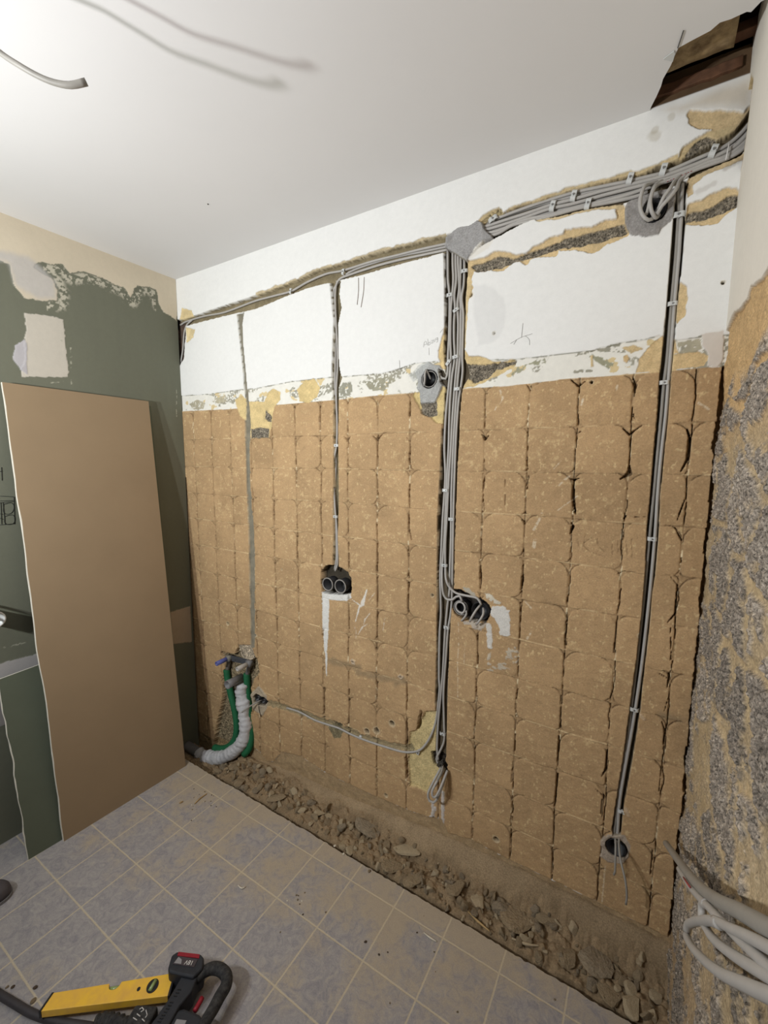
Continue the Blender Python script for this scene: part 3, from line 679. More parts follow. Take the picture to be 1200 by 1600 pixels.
# holes of the boxes
def hole(cx_, cy_, rx, rz, dep=0.05, col=(60, 54, 48)):
    c = wallx(cx_, cy_); S = F.sl([c], 0.07)
    dd = (np.hypot((F.U[S] - c[0]) / rx, (F.V[S] - c[1]) / rz) - 1) * min(rx, rz)
    m = smooth(0.001, -0.001, dd); F.h[S] = F.h[S] * (1 - m) - dep * m; F.paint(S, smooth(0.002, 0, dd), col, 0.2)
groove([(502, 894), (506, 886), (514, 882), (521, 885), (529, 886), (541, 893), (547.5, 903), (549, 918), (548, 928), (540, 929), (524, 929), (505, 927), (501, 912)], 0.045, (66, 60, 50), 910, 0.003, rim=0)
groove(crop(660, 880, 8.571, [(405, 350), (500, 355), (600, 400), (690, 480), (800, 490), (890, 560), (915, 620), (900, 700), (850, 790), (700, 780), (540, 760), (430, 680), (395, 600)]), 0.045, (60, 55, 50), 920, 0.003, rim=0)
hole(671, 592.5, 0.033, 0.033)
hole(1023, 327, 0.030, 0.034)
hole(963, 1325, 0.032, 0.032)
groove([(396, 1090), (400, 1084), (407, 1087), (414, 1090), (418, 1096), (414, 1103), (404, 1101), (397, 1098)], 0.045, (48, 42, 38), 930, 0.002, rim=0)
# the knot hole at the foot of the main chase
rubble([(672, 1178), (682, 1176), (697, 1190), (700, 1205), (697, 1216), (688, 1204), (676, 1196)], 0.035, 940, 0.005, (52, 46, 40))
# small pits and brown gaps beside the yellow patch
for pts, w in (([(658, 1112), (652, 1140)], .011), ([(634, 1185), (636, 1215)], .011), ([(668, 1279), (678, 1277)], .006)):
    S, d = F.line(pts, w, rag=0.003, seed=950); m = smooth(0.001, -0.001, d); F.h[S] -= 0.02 * m; F.c[S] *= (1 - 0.5 * m)[..., None]
# ragged right edge of the clay, stone behind
edge_x = 2.430 + 0.010 * (fbm(V * 7, V * 0 + 3, 960, 2) - 0.5) + 0.006 * (fbm(V * 60, V * 0, 961, 3) - 0.5)
top_z = wallx(1120, 575)[1]
bite = hash2(np.floor((Z0 - V) / PZ * 2), V * 0, 962)
edge_x = edge_x - 0.004 * smooth(0.6, 0.8, bite)
m = smooth(-0.0008, 0.0008, U - edge_x) * (V < top_z + 0.004)
F.h = F.h * (1 - m) - 0.03 * m; F.c *= (1 - 0.6 * m)[..., None]
# left edge gap
m = smooth(0.006, 0.004, U + 0.004 * (fbm(V * 30, V * 0, 963, 2) - 0.5)) * (V < 1.55); F.h -= 0.006 * m
# sand render below the clay
zb = np.interp(U, [0, .3, .42, 1.12, 1.57, 1.95, 2.33, 2.5], [.03, .02, .018, .04, .088, .108, .106, .106])
S, d = F.poly(CLAY_TOP + CLAY_LOW, rag=0.004, freq=40, seed=31)
m = smooth(-0.001, 0.001, d) * (F.V[S] < 0.25)
F.paint(S, m, (170, 146, 112), 0.2, 971); F.h[S] = F.h[S] * (1 - m) + (-0.004 + 0.008 * (fbm(F.U[S] * 30, F.V[S] * 30, 972, 4) - 0.5)) * m
F.g[S] = F.g[S] * (1 - m) + 0.4 * m
top = smooth(H_ + 0.002, H_ + 0.006, V); F.paint(ALL, top, (92, 72, 52), 0.3, 974, 20)
S, d = F.poly([(1030, 172), (1083, 152), (1142, 125), (1180, 108), (1195, 120), (1172, 175), (1096, 172), (1060, 180)], rag=0.01, freq=20, seed=976)
F.paint(S, smooth(0.01, -0.03, d) * (1 - top[S]) * 0.55, (196, 178, 148), 0.1, 977)
low = (V < -0.02); F.paint(ALL, low * 1.0, (150, 128, 95), 0.2, 973)

m_surf = surf_mat('wall_surface')
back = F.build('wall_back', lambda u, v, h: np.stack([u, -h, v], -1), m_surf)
tag(back, kind='structure')
del F

# ------------------------------------------------------------------ right wall: plaster above, stripped rubble stone below
def rightyz(x, y):
    p = hit(x, y, 0, W_); return (p[1], p[2])
G = Field(np.arange(-1.35, 0.0305, 0.0026), np.arange(-0.14, 2.72, 0.0028), rightyz)
y_, z_ = G.U, G.V
nl = fbm(y_ * 4, z_ * 4, 1001, 4)
G.c[:] = np.array(lin((226, 220, 208))); G.c *= (1 + 0.05 * (nl - 0.5))[..., None]
G.h += 0.001 * (nl - 0.5); G.g += 0.03
bx = [rightyz(*p) for p in [(1199, 421), (1190, 435), (1182, 441), (1172, 450), (1167, 465), (1157, 480), (1147, 489), (1140, 500), (1133, 520), (1131, 535), (1127, 560), (1124, 575)]]
pl = [(-1.40, bx[0][1] - 0.02)] + [(-0.9, bx[0][1] - 0.01), (-0.7, bx[0][1] + 0.01)] + bx + [(0.06, bx[-1][1] - 0.02), (0.06, -0.3), (-1.40, -0.3)]
S, d = G.poly(pl, rag=0.006, freq=30, seed=1002, world=True, pad=0.05)
m = smooth(0.001, -0.001, d)
y2, z2 = G.U[S], G.V[S]
wy = y2 + 0.03 * (fbm(y2 * 9, z2 * 9, 1003, 3) - 0.5); wz = z2 + 0.03 * (fbm(y2 * 9 + 4, z2 * 9, 1004, 3) - 0.5)
f1, f2, cid = cells(wy / 0.27 + 0.3, wz / 0.165, 1005, 0.8)
stone = smooth(0.05, 0.13, (f2 - f1)) * smooth(0.06, 0.14, hash2(np.floor(cid * 997), np.floor(cid * 31), 3))
zt = np.interp(y2, [-1.3, -0.5, -0.2, -0.05], [1.9, 1.86, 1.84, 1.80])
stone = stone * smooth(zt + 0.03, zt - 0.03, z2 + 0.06 * (fbm(y2 * 12, z2 * 12, 1006, 2) - 0.5))
smear = smooth(0.50, 0.60, fbm(y2 * 13, z2 * 17, 1007, 5)); stone = stone * (1 - 0.85 * smear) + 0.25 * (1 - stone) * smooth(0.5, 0.6, fbm(y2 * 30, z2 * 40, 1017, 3)) * smooth(1.84, 1.7, z2)
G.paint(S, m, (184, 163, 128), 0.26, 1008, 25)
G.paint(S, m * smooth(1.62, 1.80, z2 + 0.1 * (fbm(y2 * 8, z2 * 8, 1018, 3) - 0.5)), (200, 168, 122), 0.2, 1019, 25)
browner = smooth(0.9, 0.1, z2); G.c[S] = G.c[S] * (1 - (m * browner * 0.28)[..., None] * np.array([0.6, 0.8, 0.9]))  # stone wall goes browner and darker towards the floor
n3 = fbm(y2 * 150, z2 * 150, 1009, 3); f1b, f2b, cid2 = cells(y2 * 170, z2 * 170, 1010)
sc_ = np.array(lin((150, 140, 128)))[None, None] * (0.75 + 0.5 * hash2(np.floor(cid * 513), np.floor(cid * 77), 8)[..., None]) * (0.42 + 1.5 * (0.5 * cid2 + 0.5 * n3)[..., None] ** 1.5)
mk = (m * stone)[..., None]
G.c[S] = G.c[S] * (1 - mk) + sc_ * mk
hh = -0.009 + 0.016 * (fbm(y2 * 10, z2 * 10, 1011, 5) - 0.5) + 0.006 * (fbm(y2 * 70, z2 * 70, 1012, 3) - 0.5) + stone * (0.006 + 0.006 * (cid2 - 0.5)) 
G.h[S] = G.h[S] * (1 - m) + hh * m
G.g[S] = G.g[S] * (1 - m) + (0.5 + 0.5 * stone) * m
lip = smooth(0.003, 0, np.abs(d)); G.c[S] *= (1 - 0.25 * lip)[..., None]
# chase passing round the corner, sand at its rim
S, d = G.poly([(0.05, 2.57), (-0.03, 2.60), (-0.07, 2.56), (-0.045, 2.47), (-0.02, 2.42), (0.05, 2.38)], rag=0.006, freq=40, seed=1020, world=True)
G.paint(S, smooth(0.016, 0.008, d + 0.004), (190, 168, 128), 0.2, 1021)
m = smooth(0.002, -0.002, d); G.paint(S, m, (92, 80, 62), 0.2, 1022); G.h[S] -= 0.028 * m
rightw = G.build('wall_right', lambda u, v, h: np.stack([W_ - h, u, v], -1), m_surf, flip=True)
tag(rightw, kind='structure')
del G

# ------------------------------------------------------------------ left wall: green moisture board with filler
def leftyz(x, y):
    p = hit(x, y, 0, 0.0); return (p[1], p[2])
L = Field(np.arange(-1.45, 0.0001, 0.0035), np.arange(-0.20, 2.70, 0.0035), leftyz)
y_, z_ = L.U, L.V
nl = fbm(y_ * 3, z_ * 3, 1101, 4)
L.c[:] = np.array(lin((111, 112, 97))); L.c *= (1 + 0.10 * (nl - 0.5) + 0.05 * (fbm(y_ * 40, z_ * 4, 1102, 3) - 0.5))[..., None]
L.g += 0.03
FB = [(-60, 388), (0, 406), (15, 412), (22, 446), (37, 465), (60, 469), (88, 469), (90, 454), (80, 435), (52, 418), (54, 411), (67, 409), (80, 413), (97, 413), (109, 428), (131, 424), (150, 430), (165, 437), (180, 444), (195, 450), (204, 466), (211, 450), (214, 446), (230, 447), (244, 452), (249, 476), (256, 488), (268, 495), (276, 502), (279, 430), (277, 400), (200, 360), (0, 250), (-60, 250)]
S, d = L.poly(FB, rag=0.006, freq=60, seed=1103)
m = smooth(0.001, -0.001, d)
L.paint(S, m, (206, 194, 172), 0.06, 1104, 8)
L.h[S] += 0.0012 * m
k = smooth(0.10, 0.0, np.abs(d + 0.02)) * 0
# mottled roller edge of the filler
n5 = fbm(L.U[S] * 95, L.V[S] * 95, 1105, 3)
edge = smooth(0.0, 0.012, d) * smooth(0.055, 0.03, d) * smooth(0.50, 0.54, n5) * (L.U[S] > -0.62) * (L.U[S] < -0.12)
L.paint(S, edge * 0.85, (196, 190, 172))
S2, d2 = L.poly([(60, 418), (95, 422), (96, 438), (78, 434)], rag=0.004, seed=1106)
# greyer skim areas
S, d = L.poly([(-20, 385), (0, 390), (45, 400), (60, 412), (88, 440), (88, 468), (60, 468), (22, 446), (12, 412), (-20, 405)], rag=0.004, seed=1107)
L.paint(S, smooth(0.01, -0.02, d) * 0.8, (186, 182, 178), 0.05)
for k, (pts, col) in enumerate([([(37, 489), (75, 493), (99, 499), (101, 525), (107, 581), (105, 589), (34, 589), (32, 577), (40, 560), (38, 545), (39, 529), (41, 512)], (196, 189, 176)), ([(38, 530), (24, 540), (20, 559), (32, 577), (42, 585), (42, 540)], (180, 176, 178)), ([(262, 958), (297, 947), (300, 1003), (262, 1007)], (176, 160, 140)), ([(-30, 1045), (0, 1037), (56, 1022), (80, 1015), (80, 1040), (57, 1045), (-30, 1070)], (172, 168, 166)), ([(-20, 1060), (6, 1060), (10, 1080), (12, 1130), (0, 1135), (-20, 1140)], (150, 144, 140))]):
    S, d = L.poly(pts, rag=0.004, freq=70, seed=1110 + k)
    m = smooth(0.001, -0.001, d); L.paint(S, m, col, 0.06, 1120 + k, 12); L.h[S] += 0.0012 * m
for k, pts in enumerate([[(110, 535), (112, 600)], [(96, 532), (102, 534)], [(80, 598), (100, 596)], [(276, 600), (276, 650)], [(5, 1012), (40, 1004)]]):
    S, d = L.line(pts, 0.004, rag=0.003, freq=90, seed=1130 + k); L.paint(S, smooth(0.001, -0.001, d) * smooth(0.5, 0.6, fbm(L.U[S] * 80, L.V[S] * 80, 1140 + k, 2)), (170, 168, 150))
left = L.build('wall_left', lambda u, v, h: np.stack([h, u, v], -1), m_surf, flip=False)
tag(left, kind='structure')
del L

# ------------------------------------------------------------------ ceiling, floor, the unseen rest of the room
def mesh_from(name, verts, faces, mat, parent=None, sm=False):
    me = bpy.data.meshes.new(name); me.from_pydata([tuple(v) for v in verts], [], faces); me.update()
    me.materials.append(mat)
    if sm:
        for p in me.polygons: p.use_smooth = True
    return link(bpy.data.objects.new(name, me), parent)

YB = -3.6
m_ceil = plain('ceiling_paint', (224, 222, 220), 0.9, 0.01, 3, 0.05, spec=0.15)
hole_pts = [(2.208, 0.02), (2.213, -0.01), (2.226, -0.045), (2.236, -0.077), (2.240, -0.10), (2.256, -0.137), (2.262, -0.16), (2.269, -0.181), (2.290, -0.186), (2.329, -0.193), (2.345, -0.205), (2.365, -0.202), (2.392, -0.204), (2.40, -0.198), (2.414, -0.215), (2.45, -0.22)]
outline = [(-0.02, 0.02)] + hole_pts + [(2.45, YB), (-0.02, YB)]
bm = bmesh.new()
prism(bm, [(x, y, H_) for x, y in outline], (0, 0, 0.0125))
ceil = from_bm('ceiling', bm, m_ceil, None, False); tag(ceil, kind='structure')
# fleck on the ceiling
# floor tiles
m_floor, nt, b = new_mat('floor_tiles')
tc = N(nt, 'ShaderNodeTexCoord'); sp = N(nt, 'ShaderNodeSeparateXYZ')
nw = N(nt, 'ShaderNodeTexNoise', i_Scale=40.0, i_Detail=3.0)
nt.links.new(tc.outputs['Object'], nw.inputs['Vector']); nt.links.new(tc.outputs['Object'], sp.inputs[0])
wobn = math_n(nt, 'MULTIPLY', math_n(nt, 'SUBTRACT', nw.outputs[0], 0.5), 0.003)
def joint(sock, off, pitch):
    v = math_n(nt, 'DIVIDE', math_n(nt, 'SUBTRACT', math_n(nt, 'ADD', sock, wobn), off), pitch)
    f = math_n(nt, 'SUBTRACT', v, math_n(nt, 'ROUND', v))
    return math_n(nt, 'MULTIPLY', math_n(nt, 'ABSOLUTE', f), pitch)
dj = math_n(nt, 'MINIMUM', joint(sp.outputs[0], 0.387, 0.1975), joint(sp.outputs[1], -0.295, 0.2035))
mr = N(nt, 'ShaderNodeMapRange', interpolation_type='SMOOTHSTEP', i_From_Min=0.0042, i_From_Max=0.0014, i_To_Min=0.0, i_To_Max=1.0)
nt.links.new(dj, mr.inputs[0])
na = N(nt, 'ShaderNodeTexNoise', i_Scale=3.5, i_Detail=8.0, i_Roughness=0.65); nb = N(nt, 'ShaderNodeTexNoise', i_Scale=28.0, i_Detail=8.0, i_Roughness=0.75, i_Distortion=1.5)
nc = N(nt, 'ShaderNodeTexNoise', i_Scale=260.0, i_Detail=3.0)
for n in (na, nb, nc): nt.links.new(tc.outputs['Object'], n.inputs['Vector'])
rp = N(nt, 'ShaderNodeValToRGB'); rp.color_ramp.elements[0].position = 0.34; rp.color_ramp.elements[1].position = 0.66
rp.color_ramp.elements[0].color = lin((142, 139, 143)) + (1,); rp.color_ramp.elements[1].color = lin((176, 170, 166)) + (1,)
nt.links.new(nb.outputs[0], rp.inputs[0])
dust = N(nt, 'ShaderNodeMapRange', interpolation_type='SMOOTHSTEP', i_From_Min=0.50, i_From_Max=0.76)
# more dust towards the trench and the plasterboard
ydist = math_n(nt, 'MULTIPLY_ADD', sp.outputs[1], 0.42, 0.30)
ydist = math_n(nt, 'MAXIMUM', math_n(nt, 'MINIMUM', ydist, 0.24), -0.03)
dsum = math_n(nt, 'ADD', na.outputs[0], ydist)
dsum = math_n(nt, 'ADD', dsum, math_n(nt, 'MULTIPLY', math_n(nt, 'SUBTRACT', nb.outputs[0], 0.5), 0.45))
nt.links.new(dsum, dust.inputs[0])
c1 = mix_c(nt, math_n(nt, 'MULTIPLY', dust.outputs[0], 0.8), rp.outputs[0], lin((180, 164, 140)))
c1 = mix_c(nt, math_n(nt, 'MULTIPLY', mr.outputs[0], 0.75), c1, lin((204, 190, 162)))
v = math_n(nt, 'MULTIPLY_ADD', math_n(nt, 'SUBTRACT', nc.outputs[0], 0.5), 0.35, 1.0)
cmb = N(nt, 'ShaderNodeCombineColor'); [nt.links.new(v, cmb.inputs[i]) for i in range(3)]
c1 = mix_c(nt, 1.0, c1, cmb.outputs[0], 'MULTIPLY')
nt.links.new(c1, b.inputs['Base Color']); b.inputs['Roughness'].default_value = 0.72; b.inputs['Specular IOR Level'].default_value = 0.25
bp = N(nt, 'ShaderNodeBump', i_Distance=0.0015, i_Strength=0.5)
nt.links.new(math_n(nt, 'SUBTRACT', nb.outputs[0], math_n(nt, 'MULTIPLY', mr.outputs[0], 0.8)), bp.inputs['Height']); nt.links.new(bp.outputs[0], b.inputs['Normal'])
ex = np.linspace(-0.02, 2.46, 420)
ey = FLOOR_EDGE + 0.008 * (fbm(ex * 12, ex * 0, 1200, 3) - 0.5) + 0.008 * (fbm(ex * 70, ex * 0 + 2, 1201, 3) - 0.5)
bm = bmesh.new()
prism(bm, [(float(a), float(b_), 0.0) for a, b_ in zip(ex, ey)] + [(2.46, YB, 0.0), (-0.02, YB, 0.0)], (0, 0, -0.16))
fl = from_bm('floor', bm, m_floor, None, False); tag(fl, kind='structure')

m_unseen = plain('unseen_wall_grey', (112, 114, 116), 0.9, 0.02, 3, 0.0, spec=0.1)  # unseen walls, grey darkened to cut bounced light
def slab(name, lo, hi, mat):
    bm = bmesh.new(); boxm(bm, [(a + b) / 2 for a, b in zip(lo, hi)], [b - a for a, b in zip(lo, hi)])
    return tag(from_bm(name, bm, mat, None, False), kind='structure')
slab('wall_front', (-0.1, YB - 0.1, -0.05), (2.55, YB, 2.7), m_unseen)
slab('wall_left', (-0.12, YB, -0.05), (-0.004, -1.45, 2.64), m_unseen)
slab('wall_right', (W_, YB, -0.05), (2.55, -1.35, 2.64), m_unseen)

# ---- old planks above the hole in the ceiling
m_plank = plain('old_plank', (176, 152, 112), 0.9, 0.3, 22, 0.7, col2=(84, 62, 40), bdist=0.006)
m_dark = plain('dark_timber', (52, 40, 30), 0.95, 0.2, 20, 0.3)  # dark brown timber lining the ceiling recess
m_bat = plain('reddish_batten', (112, 78, 56), 0.85, 0.25, 30, 0.3)
bm = bmesh.new()
for lo, hi in (((2.10, -0.40, 2.76), (2.60, 0.15, 2.78)), ((2.10, -0.40, 2.64), (2.13, 0.15, 2.78)), ((2.10, 0.10, 2.64), (2.60, 0.15, 2.78)), ((2.10, -0.42, 2.64), (2.60, -0.40, 2.78)), ((2.58, -0.40, 2.64), (2.60, 0.15, 2.78))):
    boxm(bm, [(a + b_) / 2 for a, b_ in zip(lo, hi)], [b_ - a for a, b_ in zip(lo, hi)])
rec = from_bm('ceiling', bm, m_dark, None, False); tag(rec, kind='structure')
def plank(name, lo, hi, mat, label, amp=0.004, seed=0):
    bm = bmesh.new()
    n = 24
    for side in (0, 1):
        pass
    vs = boxm(bm, [(a + b_) / 2 for a, b_ in zip(lo, hi)], [b_ - a for a, b_ in zip(lo, hi)])
    bmesh.ops.subdivide_edges(bm, edges=bm.edges, cuts=12, use_grid_fill=True)
    rs = np.random.RandomState(seed)
    for v_ in bm.verts:
        nn = vn(np.array([v_.co.x * 60 + seed]), np.array([v_.co.y * 25]), seed)[0] - 0.5
        v_.co.z += amp * nn; v_.co.y += amp * 0.4 * nn
    return tag(from_bm(name, bm, mat), label, 'plank')
plank('ceiling_plank', (2.14, -0.30, 2.665), (2.385, -0.062, 2.685), m_plank, 'wide stained old plank seen through the hole in the ceiling', 0.008, 3)
plank('ceiling_plank', (2.14, -0.012, 2.648), (2.41, 0.012, 2.672), m_bat, 'thin reddish batten along the wall side of the ceiling hole', 0.006, 5)
plank('ceiling_plank', (2.14, -0.056, 2.70), (2.50, -0.022, 2.72), m_bat, 'narrow dark board set back behind the wide plank in the ceiling hole', 0.006, 9)

# ------------------------------------------------------------------ rubble bed at the foot of the wall
def bed_z(x, y):
    zb = np.interp(x, [0, .12, .3, .42, .8, 1.12, 1.57, 1.95, 2.33, 2.5], [-.135, -.135, -.115, -.02, .03, .04, .088, .108, .106, .106])
    t = np.clip((y - FLOOR_EDGE) / (-FLOOR_EDGE), 0, 1.05)
    led = np.interp(x, [0, .4, .9, 1.4, 2.5], [.98, .92, .86, .82, .78])         # where the sandy ledge starts
    zl = -0.030 + 0.022 * smooth(0, 0.35, t) - 0.085 * smooth(.50, .27, x)
    return zl + (zb - zl) * smooth(led - 0.26, led + 0.20, t) ** 1.2 - 0.012 * smooth(0.10, 0.0, t)
Bd = Field(np.arange(-0.02, 2.47, 0.0032), np.arange(-0.245, 0.034, 0.0026), lambda x, y: (x, y))
x, y = Bd.U, Bd.V
t = np.clip((y - FLOOR_EDGE) / (-FLOOR_EDGE), 0, 1.1)
led = np.interp(x, [0, .4, .9, 1.4, 2.5], [.97, .92, .86, .82, .78])
rub = smooth(led + 0.10, led - 0.10, t + 0.25 * (fbm(x * 9, y * 9, 1301, 3) - 0.5))
f1, f2, cid = cells(x * 38, y * 38, 1302); g1, g2, gid = cells(x * 85, y * 85, 1303); k1, k2, kid = cells(x * 17 + 3, y * 17, 1304)
lump = 0.026 * np.clip(0.75 - k1, 0, 1) * kid + 0.017 * np.sqrt(np.clip(0.6 - f1, 0, 1)) * (0.2 + cid) + 0.009 * np.sqrt(np.clip(0.6 - g1, 0, 1)) * gid
Bd.h = bed_z(x, y) + rub * (lump + 0.012 * (fbm(x * 14, y * 14, 1305, 4) - 0.5)) + (1 - rub) * 0.008 * (fbm(x * 35, y * 35, 1306, 4) - 0.5)
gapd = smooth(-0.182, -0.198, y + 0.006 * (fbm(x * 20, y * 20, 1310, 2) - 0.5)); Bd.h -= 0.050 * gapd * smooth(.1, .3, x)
base = np.array(lin((148, 127, 99)))[None, None]; sandc = np.array(lin((166, 144, 114)))[None, None]
cr_ = base * (0.78 + 0.30 * cid[..., None] + 0.20 * (fbm(x * 10, y * 10, 1307, 3) - 0.5)[..., None])
cs_ = sandc * (0.92 + 0.35 * (fbm(x * 16, y * 16, 1308, 5) - 0.5))[..., None]
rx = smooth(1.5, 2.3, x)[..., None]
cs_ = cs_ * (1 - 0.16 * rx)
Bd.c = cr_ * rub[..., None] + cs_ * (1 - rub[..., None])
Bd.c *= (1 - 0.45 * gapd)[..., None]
Bd.g[:] = 0.45
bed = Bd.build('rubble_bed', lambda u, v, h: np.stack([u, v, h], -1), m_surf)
tag(bed, 'strip of loose sand and gravel between the floor tiles and the stripped wall', 'rubble', kind='stuff')
BH = (Bd.us, Bd.vs, Bd.h)
def bedh(x, y):
    i = int(np.clip(np.searchsorted(BH[0], x), 0, len(BH[0]) - 1)); j = int(np.clip(np.searchsorted(BH[1], y), 0, len(BH[1]) - 1))
    return float(BH[2][j, i])

# stones
def rock_mesh(name, seed, flat=0.6, cuts=7, mat=None):
    rs = np.random.RandomState(seed)
    bm = bmesh.new(); bmesh.ops.create_icosphere(bm, subdivisions=3, radius=0.5)
    for _ in range(cuts):
        n = rs.normal(size=3); n /= np.linalg.norm(n); dd = 0.26 + 0.18 * rs.rand()
        for v_ in bm.verts:
            k = v_.co.dot(Vector(n)) - dd
            if k > 0: v_.co -= Vector(n) * k
    for v_ in bm.verts:
        c = v_.co
        v_.co *= 1 + 0.10 * (vn(np.array([c.x * 5 + seed]), np.array([c.y * 5 + c.z * 4]), seed)[0] - 0.5) + 0.05 * (vn(np.array([c.x * 14 + seed]), np.array([c.y * 14 + c.z * 11]), seed)[0] - 0.5)
        v_.co.z *= flat
    me = bpy.data.meshes.new(name); bm.to_mesh(me); bm.free()
    me.materials.append(mat); return me
m_rock = plain('mortar_lump', (172, 152, 122), 0.95, 0.16, 14, 0.7, bdist=0.02)
m_rock2 = plain('grey_stone', (166, 150, 126), 0.95, 0.2, 12, 0.7, bdist=0.02)
m_pale = plain('pale_mortar', (186, 168, 138), 0.95, 0.1, 14, 0.5, bdist=0.02)
rocks = [rock_mesh('rubble_stone', 10 + i, 0.5 + 0.05 * i, 8 - i % 3, (m_rock, m_rock2, m_rock, m_pale)[i % 4]) for i in range(8)]
def stone_obj(me, x, y, z, s, rot, label, group=None, name='rubble_stone'):
    o = bpy.data.objects.new(name, me); o.location = (x, y, z); o.scale = s if isinstance(s, tuple) else (s, s, s); o.rotation_euler = rot
    COL.objects.link(o); return tag(o, label, 'stone', group)
slabm = [rock_mesh('rubble_slab', 40 + i, 0.28, 9, (m_rock, m_pale, m_rock2)[i % 3]) for i in range(4)]
BIG = [  # px position, size along x/y, height factor, yaw, mesh, label
    (573, 1288, .085, .050, 0, slabm[2], 'flat grey slab of mortar at the wall side of the rubble strip'),
    (634, 1319, .085, .034, .1, slabm[1], 'long pale rounded slab lying on the rubble beside a dark gap'),
    (602, 1324, .040, .038, .5, rocks[2], 'round pale lump sitting below the long pale slab'),
    (613, 1354, .060, .042, .4, slabm[0], 'broad brown lump next to the floor edge, mid strip'),
    (645, 1378, .052, .048, 1.0, slabm[3], 'squarish flat piece of mortar at the floor edge, mid strip'),
    (712, 1389, .048, .050, .7, slabm[0], 'upright square flake of mortar in the middle of the rubble strip'),
    (748, 1411, .042, .042, 1.3, slabm[1], 'diamond shaped flake of mortar right of the square flake'),
    (657, 1377, .03, .04, .3, rocks[4], 'small light lump beside the squarish flat piece'),
    (785, 1382, .044, .044, .2, rocks[5], 'tall pocked boulder leaning on the wall foot'),
    (782, 1408, .026, .030, .9, rocks[1], 'small lump under the pocked boulder'),
    (811, 1442, .085, .075, .3, slabm[0], 'large cracked slab of mortar between the boulder and the floor edge'),
    (888, 1494, .045, .050, .2, rocks[2], 'rounded lump with a pit near the right part of the floor edge'),
    (931, 1468, .070, .075, .6, slabm[2], 'big slab propped on the sandy ledge right of the rounded lump'),
    (968, 1488, .022, .022, .2, rocks[6], 'small yellowish pebble right of the propped slab'),
    (985, 1577, .040, .045, .5, rocks[3], 'lump at the floor edge at the bottom right end of the strip'),
    (955, 1556, .045, .050, 1.5, slabm[3], 'angular slab near the bottom right end of the strip'),
    (1030, 1510, .030, .024, .4, rocks[7], 'grey lump in the right corner under the stone wall'),
    (433, 1252, .062, .036, .7, rocks[0], 'brownish lump like a loaf at the floor edge left of the strip middle'),
    (500, 1270, .040, .030, .2, rocks[3], 'whitish lump among the gravel near the floor edge'),
    (487, 1253, .030, .034, 1.1, rocks[5], 'tan lump just above the whitish lump'),
    (473, 1288, .030, .018, .5, rocks[7], 'small pale rounded stone lying at the floor edge'),
    (486, 1292, .016, .016, .5, rocks[3], 'tiny white chip beside the pale rounded stone'),
    (374, 1224, .036, .034, .2, rocks[2], 'brown clod by the floor edge right of the wrapped pipe'),
    (366, 1199, .034, .036, .8, rocks[4], 'brown clod close to the bend of the wrapped pipe'),
    (342, 1216, .038, .022, .1, rocks[0], 'low clod under the wrapped pipe at the floor edge'),
    (400, 1238, .030, .028, .6, rocks[1], 'clod at the floor edge where the strip narrows'),
    (857, 1405, .05, .028, .2, rocks[6], 'half buried lump on the ledge below the clay pads'),
]
for i, (px_, py_, sx, sy, yaw, me, lb) in enumerate(BIG):
    p = hit(px_, py_, 2, 0.005)
    z0 = bedh(p[0], p[1]); p = hit(px_, py_, 2, z0 + 0.006); z0 = bedh(p[0], p[1])
    sx *= 1.25; sy *= 1.25; hgt = 0.75 * min(sx, sy) if me in rocks else 0.9 * min(sx, sy)
    y0 = max(min(p[1], -0.40 * sy), -0.195)
    stone_obj(me, p[0], y0, max(z0, -0.12) + 0.20 * min(sx, sy), (sx * 1.3, sy * 1.3, hgt * 1.2), (0.2 * math.sin(i), 0.15 * math.cos(i * 2), yaw), lb)
rs = np.random.RandomState(5)
cnt = 0
while cnt < 290:
    xx = 0.34 + 2.06 * rs.rand(); yy = -0.195 + 0.15 * rs.rand() ** 0.9
    if yy > -0.065 and rs.rand() < 0.6: continue
    s = 0.012 + 0.040 * rs.rand() ** 2.2
    stone_obj(rocks[rs.randint(8)], xx, yy, bedh(xx, yy) + s * 0.10, (s * (0.8 + 0.5 * rs.rand()), s * (0.8 + 0.4 * rs.rand()), s * 0.9), tuple(rs.rand(3) * 6.28), 'small brown crumb of mortar in the rubble strip along the wall', 'crumbs of mortar in the rubble strip', 'mortar_crumb')
    cnt += 1

